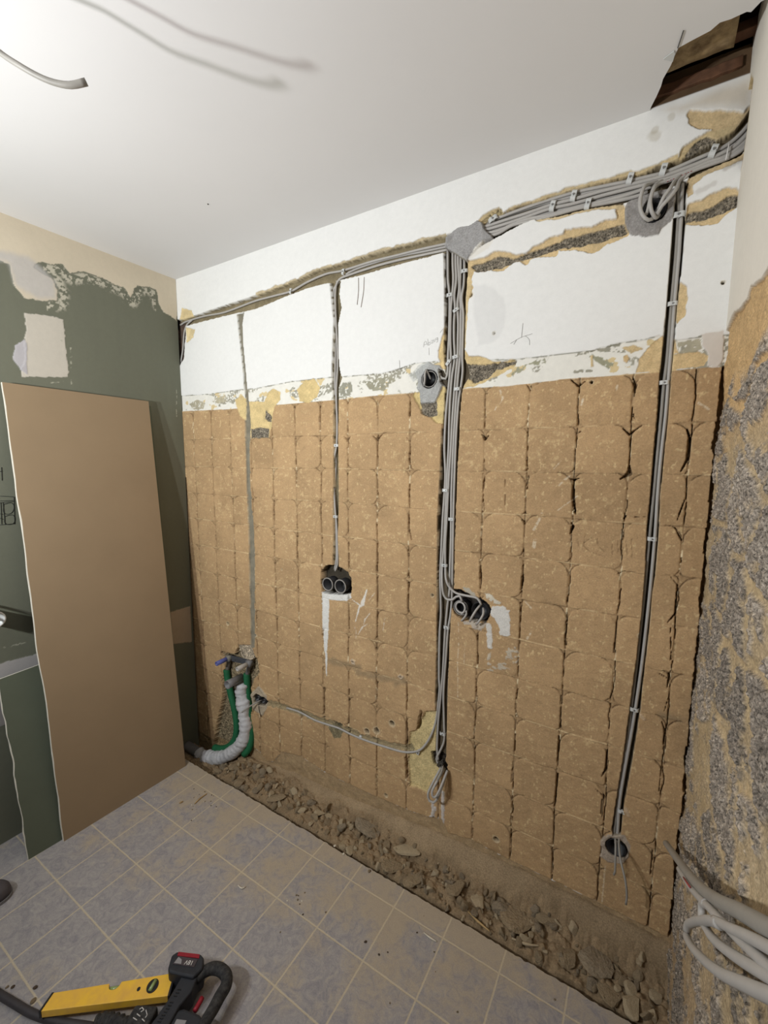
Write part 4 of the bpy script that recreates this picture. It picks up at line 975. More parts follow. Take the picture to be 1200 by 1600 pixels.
# ------------------------------------------------------------------ plasterboard sheets leaning on the left wall
m_brown = plain('brown_board_paper', (152, 131, 104), 0.85, 0.03, 5, 0.05, spec=0.2)
m_gyps = plain('gypsum_core', (226, 220, 206), 0.9, 0.05, 40, 0.3)
m_green = plain('green_board_paper', (96, 101, 86), 0.85, 0.04, 6, 0.05, spec=0.2)
def lean_sheet(name, b0, b1, t0, t1, th, paper, label, cat, wav=0.0, seed=0):
    """leaning board: bottom corners b0 (near), b1 (far), top corners t0, t1 of its front face"""
    root = empty(name, tuple(b0), label, cat)
    b0, b1, t0, t1 = [Vector(v) for v in (b0, b1, t0, t1)]
    n = (b1 - b0).cross(t0 - b0).normalized()
    if n.x < 0: n = -n
    NS = 60
    lft = []; rgt = []
    for i in range(NS + 1):
        f = i / NS
        w = wav * (fbm(np.array([f * 9.0]), np.array([seed * 1.0]), seed, 3)[0] - 0.5) * 2
        e = (b1 - b0).normalized()
        lft.append(b0.lerp(t0, f) + e * w); rgt.append(b1.lerp(t1, f))
    e = (b1 - b0).normalized()
    lp2 = [v + e * (0.0012 + 0.004 * max(0, vn(np.array([i * 0.35]), np.array([seed * 1.0]), 5)[0] - 0.4)) for i, v in enumerate(lft)]
    def strip(nm, ll, rr_, off, thick, mat):
        bm = bmesh.new()
        A = [[bm.verts.new(v - n * off) for v in ll], [bm.verts.new(v - n * off) for v in rr_], [bm.verts.new(v - n * (off + thick)) for v in rr_], [bm.verts.new(v - n * (off + thick)) for v in ll]]
        for i in range(NS):
            for k in range(4):
                p, q = A[k], A[(k + 1) % 4]
                bm.faces.new((p[i], q[i], q[i + 1], p[i + 1]))
        bm.faces.new([A[k][0] for k in range(4)]); bm.faces.new([A[k][NS] for k in range(4)])
        return from_bm(nm, bm, mat, root, False)
    strip('gypsum_core', lft, rgt, 0.0008, th - 0.0016, m_gyps)['label'] = 'chalk white cut edge'
    strip('paper_face', lp2, rgt, 0.0, 0.0008, paper)
    strip('paper_back', lft, rgt, th - 0.0008, 0.0008, paper)
    return root
top_a, top_b = hit(4, 597, 0, 0.030), hit(232, 627, 0, 0.030)
lean_sheet('plasterboard_sheet', (0.213, -0.809, 0.0), (0.237, -0.245, 0.0), tuple(top_a), tuple(top_b), 0.0125, m_brown,
           'tall brown plasterboard sheet leaning against the green wall', 'board', 0.007, 3)
lean_sheet('plasterboard_sheet', (0.196, -0.74, 0.0), (0.220, -0.238, 0.0), (0.0145, -0.74, 1.93), (0.0145, -0.190, 1.93), 0.0125, m_green,
           'green plasterboard sheet hidden right behind the brown sheet, only its rim showing', 'board', 0.002, 4)
oc0, oc1 = hit(0, 1062, 0, 0.075), hit(57, 1044, 0, 0.075)
lean_sheet('plasterboard_offcut', (0.188, -0.925, 0.0), (0.198, -0.770, 0.0), (0.060, -0.925, float(oc0[2]) - 0.004), (0.060, -0.76, float(oc1[2]) + 0.006), 0.0125, m_green,
           'waist high green plasterboard offcut tucked behind the left edge of the brown sheet', 'board', 0.006, 7)

# ------------------------------------------------------------------ cables
m_cab = plain('grey_cable_sheath', (176, 172, 166), 0.5, 0.04, 30, 0.05, spec=0.4)
m_cab2 = plain('grey_conduit', (150, 146, 138), 0.5, 0.06, 30, 0.05, spec=0.4)
m_cabd = plain('dark_conduit', (66, 62, 56), 0.6, 0.1, 30, 0.05)
m_copper = plain('cut_end', (120, 84, 60), 0.5, 0.1, 30, 0)
def w3(px, dep):
    if isinstance(dep, (int, float)): return [wall(a, b, dep) for a, b in px]
    return [wall(a, b, d) for (a, b), d in zip(px, dep)]
def cable(px, dep, label, r=0.0046, mat=None, group=None, pts=None, name='cable'):
    P = pts if pts is not None else w3(px, dep)
    bm = bmesh.new(); tube(bm, spline(P, 0.010), r, 8)
    return tag(from_bm(name, bm, mat or m_cab), label, 'cable', group)

DV = 0.012
cable([(282, 508), (290, 503), (320, 494), (351, 488), (400, 470), (430, 462), (455, 455), (480, 441), (510, 428), (535, 423), (580, 409), (620, 399), (660, 389), (702, 380)], DV, 'grey cable running along the ceiling chase from the left corner to the big cement patch')
cable([(524, 892), (527.5, 880), (527, 840), (526, 819), (524, 798), (521.5, 756), (522.5, 717), (526, 696), (527, 662), (525.5, 612), (527.5, 575), (527, 537), (524, 474), (525, 448), (530, 437), (542, 431), (587, 416), (625, 406), (662, 398), (700, 390)], DV, 'grey cable dropping down the second chase from the left to the twin box')
cable([(523, 890), (526, 870), (525, 830), (524.5, 800), (524, 760), (525, 720), (524, 690), (524, 650), (523.5, 612), (524, 575), (524, 537), (521.5, 474), (522, 452), (530, 441), (545, 426), (590, 409), (630, 399), (662, 393), (700, 385)], 0.02, 'grey cable half hidden behind the other one in the second chase from the left')
cable([(282, 570), (286, 545), (288, 520), (292, 508), (300, 500)], DV, 'short end of grey cable hanging in the torn left corner')
K = [
 ([(699.6, 392), (699.6, 405), (700, 437), (702.5, 462), (702.5, 494), (701.5, 531), (700, 559), (699.5, 580), (696.5, 592), (691, 591), (685, 584), (680, 578)], 'leftmost cable of the main bundle, bending off left into the single box'),
 ([(707.5, 392), (707.5, 412), (708.5, 437), (706.5, 462), (704.7, 484), (703.8, 531), (704.7, 559), (702.5, 590), (700, 615), (696.5, 653), (694.5, 700), (696, 740), (695, 766), (692, 808), (690, 850), (688, 900), (689, 956), (687, 990), (686, 1060), (687, 1075), (684, 1105), (680, 1131), (671, 1154), (660, 1169), (651, 1174), (632, 1175), (612, 1170), (575, 1158), (550, 1148), (530, 1138), (512, 1132), (492, 1125), (467, 1112), (448, 1106)], 'long cable of the main bundle turning left along the low groove'),
 ([(712, 392), (712, 412), (713, 437), (710, 462), (711, 479), (709.5, 505), (709.5, 531), (710.5, 559), (706.5, 588), (703.5, 625), (702, 662), (701, 700), (699, 740), (698, 766), (696, 808), (694, 850), (691, 889), (691, 915), (694, 931), (699.7, 937), (706.7, 937), (712.5, 932.5), (718, 931), (722, 940)], 'cable of the main bundle looping into the left ring of the twin box'),
 ([(716, 392), (716, 412), (717.8, 447), (715, 475), (716, 505), (715.5, 531), (715, 559), (712, 588), (709, 625), (706.5, 662), (704.7, 700), (702, 740), (700, 775), (698, 815), (696, 850), (696, 887), (697, 905), (702, 917), (712.5, 926.5), (730, 931), (746, 935), (752, 945)], 'cable of the main bundle crossing over to the right ring of the twin box'),
 ([(720, 392), (720, 415), (719, 447), (720, 484), (720, 512), (718.8, 559), (716, 588), (713, 625), (710.5, 662), (708.4, 700), (706.5, 740), (705.4, 770), (705, 810), (704.5, 850), (703, 890), (702.5, 921), (699.5, 944), (696.7, 973), (695, 997), (692, 1050), (689, 1085), (686, 1115), (684.4, 1135), (683, 1170), (685, 1190)], 'cable in the middle right of the main bundle running down to the knot'),
 ([(725.5, 392), (725.5, 424), (724.4, 447), (721.5, 465), (724, 490), (723.5, 520), (722.5, 559), (723, 580), (720.5, 602), (717, 625), (714, 662), (712, 700), (710.5, 740), (709.5, 770), (708.5, 810), (707.8, 850), (707, 890), (706, 938), (703.7, 962), (700, 985), (696.7, 1032), (694.5, 1060), (693, 1089), (694, 1131), (694, 1157), (687, 1175), (682, 1186), (688, 1199)], 'rightmost cable of the main bundle, kinking just above the knot'),
]
deps = [DV, DV, DV, DV, DV + .002, DV + .002]
for (px_, lb), dd in zip(K, deps):
    de = [dd] * len(px_)
    if 'left ring' in lb or 'right ring' in lb:
        for i, (a, b_) in enumerate(px_):
            if b_ > 900: de[i] = -0.006
    if 'low groove' in lb:
        for i, (a, b_) in enumerate(px_):
            if a < 676: de[i] = 0.0
    cable(px_, de, lb, 0.0047)
# knot loops
cable(None, 0, 'outer hanging loop of cable under the knot at the foot of the main bundle', 0.0050, pts=[wall(a, b_, d) for a, b_, d in [(690, 1198, 0.0), (686, 1205, -.02), (675, 1226, -.05), (669, 1240, -.06), (671, 1251, -.06), (677, 1254, -.06), (683, 1248, -.055), (692, 1226, -.035), (698, 1206, -.01)]])
cable(None, 0, 'inner hanging loop of cable under the knot at the foot of the main bundle', 0.0050, pts=[wall(a, b_, d) for a, b_, d in [(693, 1200, 0.0), (690, 1208, -.03), (680, 1226, -.06), (675, 1238, -.075), (678, 1246, -.075), (684, 1240, -.07), (692, 1222, -.045), (699, 1204, -.01)]])
cable(None, 0, 'dark red printed cable end crossing the loops under the knot', 0.0046, m_cab2, pts=[wall(a, b_, d) for a, b_, d in [(692, 1196, -.005), (690, 1206, -.03), (684, 1218, -.05), (680, 1228, -.055)]])
bm = bmesh.new()
for k in range(7):
    a = k * 0.9
    tube(bm, spline([wall(688 + 4 * math.sin(a + j), 1190 + 2.2 * j + 3 * math.cos(a * 2), -0.004 - 0.006 * math.sin(j + a)) for j in range(4)], 0.006), 0.0028, 6)
tag(from_bm('cable_knot', bm, m_cabd), 'black knot of tape and wire ends at the foot of the main cable bundle', 'wire')

Hc = [
 ([(752, 352), (780, 340), (815, 327), (850, 315), (897, 301), (943, 291), (978, 284), (1013, 276), (1037, 270), (1060, 261), (1092, 247), (1127, 232), (1150, 216), (1173, 190), (1187, 165), (1200, 140)], DV + .004, 'topmost cable of the ceiling bundle right of the cement patch'),
 ([(752, 356), (780, 347), (827, 332), (862, 320), (897, 311), (943, 298), (990, 287), (1037, 275), (1060, 267), (1096, 253), (1129, 239), (1154, 224), (1177, 197), (1191, 174), (1203, 150)], DV, 'second cable from the top of the bundle under the ceiling'),
 ([(752, 361), (780, 353), (820, 340), (857, 327), (897, 318), (943, 305), (990, 293), (1037, 281), (1075, 267), (1108, 253), (1133, 245), (1158, 228), (1178, 206), (1194, 180)], DV, 'third cable from the top of the bundle under the ceiling'),
 ([(752, 366), (780, 360), (815, 345), (862, 335), (897, 325), (932, 317), (978, 305), (1013, 293), (1030, 287), (1054, 279), (1085, 266), (1110, 257), (1140, 246), (1162, 232), (1182, 208)], DV, 'lower cable of the ceiling bundle with red print on its sheath'),
 ([(755, 372), (780, 364), (801, 352), (840, 343), (873, 334), (906, 325), (943, 318), (978, 311), (1000, 305), (1012, 300)], DV, 'lowest cable of the ceiling bundle, ending at the round junction box'),
 ([(770, 345), (800, 334), (850, 318), (897, 306), (943, 295), (1000, 282), (1040, 272), (1090, 251), (1130, 236), (1155, 220), (1176, 194), (1190, 170)], DV + .012, 'cable lying deep behind the upper cables of the ceiling bundle'),
 ([(770, 362), (800, 350), (850, 335), (900, 322), (943, 312), (990, 300), (1030, 286), (1075, 268), (1120, 254), (1155, 234), (1176, 210)], DV + .012, 'cable lying deep behind the lower cables of the ceiling bundle'),
]
for px_, dd, lb in Hc:
    cable(px_, dd, lb, 0.0054)
# red print on the sheath
m_red = plain('red_print', (150, 60, 60), 0.6, 0.05, 30, 0)
par = [o for o in COL.objects if o.get('label', '').startswith('lower cable of the ceiling bundle')][0]
bm = bmesh.new()
for k in range(9):
    a = wall(1042 + k * 4.6, 284 - k * 2.0, DV - 0.0056); b_ = wall(1042 + k * 4.6 + 2.6, 284 - k * 2.0 - 1.0, DV - 0.0056)
    tube(bm, [a, b_], 0.0009, 5)
pr = from_bm('printed_mark', bm, m_red, par); pr['label'] = 'red printed letters'
# hooks into the junction box
for px_, lb in (([(1030, 284), (1018, 287), (1006, 293), (1001, 308), (1000, 322), (1004, 336), (1013, 344), (1019, 342), (1022, 334)], 'leftmost cable loop hanging in front of the round junction box'),
               ([(1036, 282), (1026, 287), (1019, 300), (1015, 316), (1012, 330), (1006, 338)], 'second cable loop from the left at the round junction box'),
               ([(1046, 280), (1030, 288), (1021, 296), (1016, 312), (1018, 330), (1023, 340), (1030, 336)], 'third cable loop from the left at the round junction box'),
               ([(1066, 274), (1056, 281), (1046, 296), (1037, 308), (1031, 322), (1025, 334)], 'straight cable slanting into the round junction box'),
               ([(1074, 270), (1063, 281), (1056, 296), (1045, 310), (1034, 322), (1028, 332), (1024, 342)], 'rightmost cable slanting down into the round junction box')):
    n = len(px_)
    de = [DV * (1 - i / 2) if i < 2 else -0.014 - 0.022 * math.sin(math.pi * i / (n - 1)) for i in range(n)]; de[-1] = 0.01
    cable(px_, de, lb, 0.0050)
cable([(1168, 219), (1150, 239), (1127, 249), (1096, 262), (1078, 270), (1068, 281), (1066, 296), (1065, 330), (1063, 360), (1060.5, 400), (1054, 475), (1049, 541), (1044, 600), (1040, 650), (1033, 712), (1027.5, 775), (1024, 831), (1018, 900), (1012, 959), (1003, 1037), (994, 1100), (985, 1155), (975, 1210), (968, 1256), (965, 1300), (962, 1318)], DV, 'light grey cable coming down the chase at the far right', 0.0048)
cable([(1160, 222), (1140, 240), (1100, 257), (1070, 276), (1061, 290), (1060, 330), (1056, 400), (1049, 475), (1042.5, 560), (1037.5, 600), (1033, 650), (1027, 712), (1021, 775), (1014.5, 842), (1009, 900), (1004, 950), (996, 1025), (987, 1100), (979, 1165), (970, 1220), (963, 1270), (959, 1305)], DV + .004, 'darker grey cable left beside the light one in the far right chase', 0.0048, m_cab2)
# wires at the lower right box
cable(None, 0, 'short grey wire end with a curled tip hanging from the lower right box', 0.0034, m_cab2, pts=[wall(961, 1306, 0.01), wall(962, 1320, -0.02), wall(961.5, 1345, -0.045), wall(961, 1362, -0.05), wall(959, 1367, -0.052)])
cable(None, 0, 'long grey wire end hanging from the lower right box almost to the pads\' foot', 0.0034, m_cab2, pts=[wall(968, 1306, 0.01), wall(967, 1320, -0.02), wall(970, 1345, -0.06), wall(977, 1375, -0.085), wall(979.5, 1400, -0.09), wall(978, 1413, -0.09)])
cable(None, 0, 'grey wire end sticking out leftwards from the small box beside the pipes', 0.0040, m_cab2, pts=[wall(410, 1094, 0.02), wall(404, 1096, -0.01), wall(390, 1104, -0.045), wall(378, 1113, -0.07)])
# coils in the twin right box and wires in the single box
def ring_cable(cx_, cy_, rx, ry, d0, label, turns=1.0, ph=0.0, r=0.0040, tail=None):
    c = wall(cx_, cy_, d0); pts = []
    n = int(18 * turns)
    for i in range(n + 1):
        a = ph + 2 * math.pi * turns * i / n
        pts.append((c[0] + rx * math.cos(a), c[1] + 0.012 * math.sin(a * .5), c[2] + ry * math.sin(a)))
    if tail: pts += [wall(a, b_, d) for a, b_, d in tail]
    cable(None, 0, label, r, pts=pts)
ring_cable(718.5, 950, 0.021, 0.021, -0.010, 'ring of cable coiled in the left mouth of the twin box beside the main bundle', 1.05, -1.2, tail=[(729, 955, -.01), (727, 963, -.01), (721, 970, -.005)])
cable(None, 0, 'bent cable end standing in the right mouth of the twin box beside the main bundle', 0.0042, pts=[wall(a, b_, d) for a, b_, d in [(751, 945, .0), (745, 952, -.02), (738, 963, -.03), (734, 971, -.02)]])
cable(None, 0, 'second shorter cable end in the right mouth of the twin box beside the main bundle', 0.0040, pts=[wall(a, b_, d) for a, b_, d in [(755, 950, .0), (755, 960, -.02), (749, 970, -.03), (744, 976, -.02)]])
cable(None, 0, 'stiff wire crossing the mouth of the single box left of the main bundle', 0.0040, pts=[wall(a, b_, d) for a, b_, d in [(663, 603, .0), (664, 590, -.012), (665.5, 578, -.012), (669, 584, -.0), (673, 592, .012)]])

# conduits at the lower right, coming off the stone wall towards the camera
def rw(px, xs):
    return [hit(a, b_, 0, xs if isinstance(xs, float) else xs[i]) for i, (a, b_) in enumerate(px)]
RX = 2.392
bm = bmesh.new()
tube(bm, spline(rw([(1041, 1318), (1062, 1347), (1090, 1382), (1120, 1406), (1157, 1425), (1200, 1450), (1230, 1466)], RX), 0.01), 0.0085, 12, True, 0.6)
tag(from_bm('conduit', bm, m_cab2), 'hollow grey conduit with an open end pointing up left by the stone wall', 'conduit', 'conduits')
cc_ = [([(1061, 1358), (1082, 1390), (1112, 1422), (1150, 1462), (1200, 1508), (1230, 1535)], .0055, 'grey cable with a red mark lying under the open conduit'),
       ([(1124, 1444), (1112, 1439), (1100, 1439), (1082, 1442), (1073, 1455), (1077, 1472), (1095, 1495), (1125, 1520), (1162, 1538), (1200, 1555), (1230, 1568)], .0062, 'grey cable bent back in a wide U in front of the stone wall'),
       ([(1104, 1412), (1097, 1425), (1105, 1452), (1120, 1472), (1150, 1495), (1200, 1525), (1230, 1542)], .0058, 'grey cable running between the U bend and the marked cable'),
       ([(1118, 1438), (1140, 1450), (1162, 1460), (1200, 1480), (1230, 1498)], .0052, 'short straight grey cable just under the open conduit, at the right frame edge')]
for i, (px_, r_, lb) in enumerate(cc_):
    P = rw(px_, RX - 0.004 * (i % 2) - 0.004)
    bm = bmesh.new(); tube(bm, spline(P, 0.01), r_, 10); o = tag(from_bm('cable', bm, m_cab), lb, 'cable')
    if i == 0:
        bm = bmesh.new(); q = rw([(1068, 1371), (1078, 1386)], RX - 0.010); tube(bm, q, 0.0016, 6)
        from_bm('printed_mark', bm, m_red, o)['label'] = 'red print'

# cable hanging from the ceiling at the left
def at(px_, py_, t): return CC + 0.985 * t * ray(px_, py_)
bm = bmesh.new()
hp = spline([at(-60, 20, .80), at(-25, 58, .82), at(0, 82, .835), at(30, 102, .84), at(60, 119, .848), at(85, 129, .855), at(110, 133, .86), at(135, 128, .865)], 0.008)
tube(bm, hp, [0.0052 + 0.0016 * smooth(0.6, 1, i / len(hp)) for i in range(len(hp))], 10, True, 0.6)
hp0 = Vector(hp[0]); 
up_ = spline([hp0 + Vector((0, 0, 0)), hp0 + Vector((-0.05, -0.03, 0.07)), hp0 + Vector((-0.06, -0.05, H_ - hp0.z))], 0.01)
tube(bm, up_, 0.0052, 10)
tag(from_bm('hanging_cable', bm, m_cab2), 'grey cable end hanging down from the ceiling, top left', 'cable')
bm = bmesh.new(); p = hit(325, 319, 2, H_ - 0.001); bmesh.ops.create_icosphere(bm, subdivisions=1, radius=0.003, matrix=Matrix.Translation(Vector(p)))
tag(from_bm('nail_head', bm, m_cabd), 'tiny dark nail head in the middle of the white ceiling', 'nail')

# ------------------------------------------------------------------ cable clips
m_clip = plain('white_clip_plastic', (204, 205, 202), 0.35, 0.02, 30, 0, spec=0.5)
m_steel = plain('nail_steel', (150, 150, 150), 0.35, 0.05, 30, 0, metal=0.8)
def clip_proto(w=0.020):
    root = empty('cable_clip', (0, 0, 0), 'x', 'clip')
    bm = bmesh.new()
    for s in (-1, 1):
        arc = [(s * 0.005 + 0.0058 * math.cos(a), -0.0062 * math.sin(a), 0) for a in np.linspace(0, math.pi, 9)]
        for j in range(len(arc) - 1):
            a, b_ = Vector(arc[j]), Vector(arc[j + 1]); d = (b_ - a)
            boxm(bm, (a + b_) / 2, (d.length * 1.1, 0.0016, 0.0105), Matrix.Rotation(math.atan2(d.y, d.x), 4, 'Z'))
    boxm(bm, (0, -0.003, 0), (0.005, 0.007, 0.008))
    me = bpy.data.meshes.new('saddle'); bm.to_mesh(me); bm.free(); me.materials.append(m_clip)
    link(bpy.data.objects.new('saddle', me), root)
    bm = bmesh.new(); bmesh.ops.create_cone(bm, cap_ends=True, segments=10, radius1=0.002, radius2=0.002, depth=0.005, matrix=Matrix.Translation((0, -0.0075, 0)) @ Matrix.Rotation(math.pi / 2, 4, 'X'))
    me = bpy.data.meshes.new('nail'); bm.to_mesh(me); bm.free(); me.materials.append(m_steel)
    link(bpy.data.objects.new('nail', me), root)
    return root
CL = [
 (726, 424, 0, 'top right clip of the main bundle, just under the big cement patch'), (703, 461.5, 0, 'upper left clip of the main bundle on the white plaster'),
 (713, 485, .5, 'clip in the middle of the main bundle on the white plaster'), (712, 558, .2, 'clip across the main bundle right above the single box'),
 (701, 567, .9, 'tilted clip holding the cable that bends to the single box'), (714.5, 608, 0, 'clip on the main bundle at the top edge of the clay pads'),
 (696, 766, 0, 'left clip of the main bundle, three pad rows below the plaster'), (705.5, 811, 0, 'right clip of the main bundle, four pad rows below the plaster'),
 (694.5, 883, 0, 'clip on the main bundle just above the twin box'), (698, 980, 0, 'clip on the main bundle just below the twin box'),
 (692, 1146, 0, 'lowest clip of the main bundle above the knot'), (654, 1175, 1.2, 'clip where the cable turns left on the yellow patch'),
 (563, 1152, 1.1, 'clip on the cable in the low horizontal groove'), (526, 696, 0, 'upper clip in the second chase from the left'),
 (524.5, 807, 0, 'lower clip in the second chase from the left'), (455, 455, 1.3, 'clip on the ceiling chase between the first two drops'),
 (537, 425, 1.3, 'clip on the ceiling chase above the second drop'), (771, 343, .4, 'clip right beside the big cement patch on the ceiling bundle'),
 (864, 322, 1.3, 'left clip of three in a group on the ceiling bundle'), (897, 306, 1.3, 'upper clip of three in a group on the ceiling bundle'),
 (919, 319, 1.3, 'right lower clip of three in a group on the ceiling bundle'), (985, 279, 1.3, 'small clip at the upper rim of the ceiling bundle left of the loops'),
 (1037, 265, 1.3, 'clip with two dark eyes on top of the ceiling bundle'), (1115, 236, 1.2, 'clip near the right corner on the ceiling bundle'),
 (1060, 337, 0, 'big clip in the far right chase beside the junction box'), (1051, 475, 0, 'second clip from the top in the far right chase'),
 (1038, 598, 0, 'clip of the far right chase at the top edge of the clay pads'), (1019, 842, 0, 'clip halfway down the far right chase'),
 (991, 1108, 0, 'fifth clip down the far right chase'), (972, 1267, 0, 'lowest clip of the far right chase above the box'),
]
proto = clip_proto()
for i, (a, b_, rz, lb) in enumerate(CL):
    if i == 0: root = proto
    else:
        root = proto.copy(); COL.objects.link(root)
        for ch in proto.children:
            c = ch.copy(); c.parent = root; COL.objects.link(c)
    root['label'] = lb; root['group'] = 'white clips nailed over the cables'
    root.location = wall(a, b_, DV - 0.0035)
    big = 1.4 if b_ < 420 else 1.1
    root.rotation_euler = (0, -rz, 0); root.scale = (big, big, big)

# ------------------------------------------------------------------ flush boxes
m_blk = plain('black_box_plastic', (40, 40, 42), 0.45, 0.1, 30, 0.05)
m_rim = plain('grey_box_rim', (150, 146, 140), 0.5, 0.06, 30, 0.05)
def cup(px_, py_, rad, label, rim=0.003, y0=-0.002, dep=0.042, rimmat=None, cat='junction box'):
    c = wall(px_, py_, 0.0)
    root = empty('flush_box', (c[0], c[1], c[2]), label, cat)
    n = 32; bm = bmesh.new()
    prof = [(rad, y0), (rad - 0.0025, y0), (rad - 0.0025, dep), (0.0, dep)]
    rings = []
    for r_, yy in [(rad, dep)] + prof[:3]:
        rings.append([bm.verts.new((c[0] + r_ * math.cos(2 * math.pi * k / n), c[1] + yy, c[2] + r_ * math.sin(2 * math.pi * k / n))) for k in range(n)])
    for a, b_ in zip(rings[:-1], rings[1:]):
        for k in range(n): bm.faces.new((a[k], a[(k + 1) % n], b_[(k + 1) % n], b_[k]))
    bm.faces.new(rings[-1])
    from_bm('cup', bm, m_blk, root)
    bm = bmesh.new()
    tube(bm, [(c[0] + (rad - 0.001) * math.cos(2 * math.pi * k / n), c[1] + y0, c[2] + (rad - 0.001) * math.sin(2 * math.pi * k / n)) for k in range(n + 1)], rim * 0.6, 6, False)
    o = from_bm('rim', bm, rimmat or m_rim, root)
    return root
cup(513, 912.6, 0.030, 'left one of the two round boxes in the left hole of the clay pads', 0.005, -0.004)
cup(532.6, 916, 0.031, 'right one of the two round boxes in the left hole of the clay pads', 0.005, -0.004)
cup(719.5, 950, 0.029, 'left round box beside the main bundle, under the looping cables', 0.003, 0.004)
cup(750, 955, 0.034, 'right round box beside the main bundle, next to the white smears', 0.003, 0.004, rimmat=m_blk)
cup(671, 592.5, 0.030, 'single round box in grey cement left of the main bundle', 0.003, 0.0)
cup(1023, 327, 0.029, 'round junction box in grey cement under the ceiling bundle', 0.003, 0.002, rimmat=m_blk)
cup(963, 1325, 0.030, 'single round box at the foot of the far right chase', 0.003, 0.002, rimmat=m_blk)
cup(402, 1092, 0.016, 'larger round opening of the small box pair beside the pipes', 0.002, 0.0, rimmat=m_blk)
cup(411.5, 1096, 0.013, 'smaller round opening of the small box pair beside the pipes', 0.002, 0.0, rimmat=m_blk)
bm = bmesh.new(); tube(bm, [wall(404, 1100, -.002), wall(405, 1110, -.003), wall(408, 1120, -.003)], 0.002, 6)
tag(from_bm('wire', bm, m_cabd), 'thin dark wire hanging down on the cement under the small box pair', 'wire')

# ------------------------------------------------------------------ pipes
m_green2 = plain('green_pipe_insulation', (30, 104, 66), 0.75, 0.1, 20, 0.2)
m_wrap = plain('white_pipe_wrap', (206, 206, 208), 0.45, 0.06, 60, 0.6, bdist=0.006, spec=0.5)
m_blue = plain('blue_pipe', (90, 96, 158), 0.5, 0.05, 20, 0.05)
m_pgrey = plain('grey_drain_pipe', (124, 122, 122), 0.5, 0.06, 20, 0.05)
m_dkpl = plain('mounting_plate', (88, 90, 94), 0.5, 0.1, 20, 0.1, metal=0.3)
def W(a, b_, d): return wall(a, b_, d)
root = empty('drain_pipe', tuple(W(372, 1130, -0.02)), 'white wrapped drain pipe rising from the floor trench with a grey open socket', 'pipe')
path = spline([W(378, 1068, -.006), W(378, 1085, -.008), W(381, 1105, -.010), W(384, 1130, -.012), W(383, 1148, -.018), W(377, 1162, -.030), W(365, 1174, -.045), W(350, 1182, -.060), W(334, 1184, -.070), W(320, 1182, -.075), W(311, 1178, -.078)], 0.006)
n = len(path); rr = [0.034 * (1 + 0.03 * math.sin(i * 1.3) + 0.05 * math.sin(i * 0.37 + 1) + 0.08 * random.random()) for i in range(n)]
bm = bmesh.new(); tube(bm, path, rr, 20); 
for v_ in bm.verts:
    v_.co += Vector((1, 1, 1)) * 0.009 * (vn(np.array([v_.co.x * 90]), np.array([v_.co.z * 90 + v_.co.y * 50]), 4)[0] - 0.5)
from_bm('foil_wrap', bm, m_wrap, root)['label'] = 'crinkled white wrap'
bm = bmesh.new(); tube(bm, spline([W(313, 1179, -.078), W(303, 1172, -.080), W(292, 1165, -.082)], 0.01), 0.027, 18); from_bm('pipe_run', bm, m_pgrey, root)['label'] = 'bare grey pipe'
bm = bmesh.new(); a = W(378, 1058, .005); tube(bm, [a, a + np.array([0, -.065, 0]), a + np.array([0, -.10, 0])], [0.021, 0.021, 0.0235], 22, True, 0.86); from_bm('socket', bm, m_pgrey, root)['label'] = 'grey open socket'
root = empty('water_pipe', tuple(W(360, 1090, 0)), 'left water pipe in green insulation with a blue stub', 'pipe')
bm = bmesh.new(); tube(bm, spline([W(354, 1046, .012), W(356, 1062, .008), W(361, 1085, .004), W(366, 1105, 0), W(369, 1122, -.004), W(370, 1138, -.010), W(367, 1155, -.018), W(358, 1166, -.028), W(346, 1170, -.035), W(335, 1168, -.038)], 0.01), 0.0185, 16); from_bm('insulation', bm, m_green2, root)
def stub(px_, py_, ln, r_, mat, root, nm='stub', hol=0.7):
    a = W(px_, py_, 0.005); bm = bmesh.new(); tube(bm, [a, a + np.array([0, -ln * .5, 0]), a + np.array([0, -ln, 0])], r_, 18, True, hol); return from_bm(nm, bm, mat, root)
stub(358, 1028, .085, .0125, m_blue, root, 'stub')['label'] = 'blue open stub'
bm = bmesh.new(); tube(bm, [W(358, 1028, .015), W(357, 1038, .015), W(355, 1048, .012)], 0.012, 14); boxm(bm, W(358, 1028, 0.0), (0.03, 0.03, 0.03)); bmx = from_bm('elbow', bm, plain('elbow_grey', (134, 130, 122), .6, .1, 30, .2), root)
root = empty('water_pipe', tuple(W(386, 1090, 0)), 'right water pipe in green insulation with a whitish stub', 'pipe')
bm = bmesh.new(); tube(bm, spline([W(385.5, 1052, .014), W(386.5, 1070, .012), W(388, 1095, .010), W(391, 1120, .008), W(393, 1140, .004), W(392, 1158, -.006), W(389, 1170, -.016), W(381, 1179, -.03)], 0.01), [0.0185] * 0 or 0.0185, 16); from_bm('insulation', bm, m_green2, root)
stub(390, 1036, .085, .0125, plain('pale_stub', (178, 172, 164), .5, .05, 30, .05), root, 'stub')['label'] = 'whitish open stub'
bm = bmesh.new(); tube(bm, [W(390, 1036, .015), W(388, 1046, .015), W(386, 1056, .012)], 0.012, 14); boxm(bm, W(390, 1036, 0.0), (0.03, 0.03, 0.03)); from_bm('elbow', bm, m_pgrey, root)
bm = bmesh.new(); a, b_ = W(362, 1029, .004), W(390, 1036, .004); c = (a + b_) / 2
boxm(bm, c + np.array([0, 0, .002]), (float(np.linalg.norm(b_ - a)), 0.004, 0.032), Matrix.Rotation(math.atan2(a[2] - b_[2], b_[0] - a[0]), 4, 'Y'))
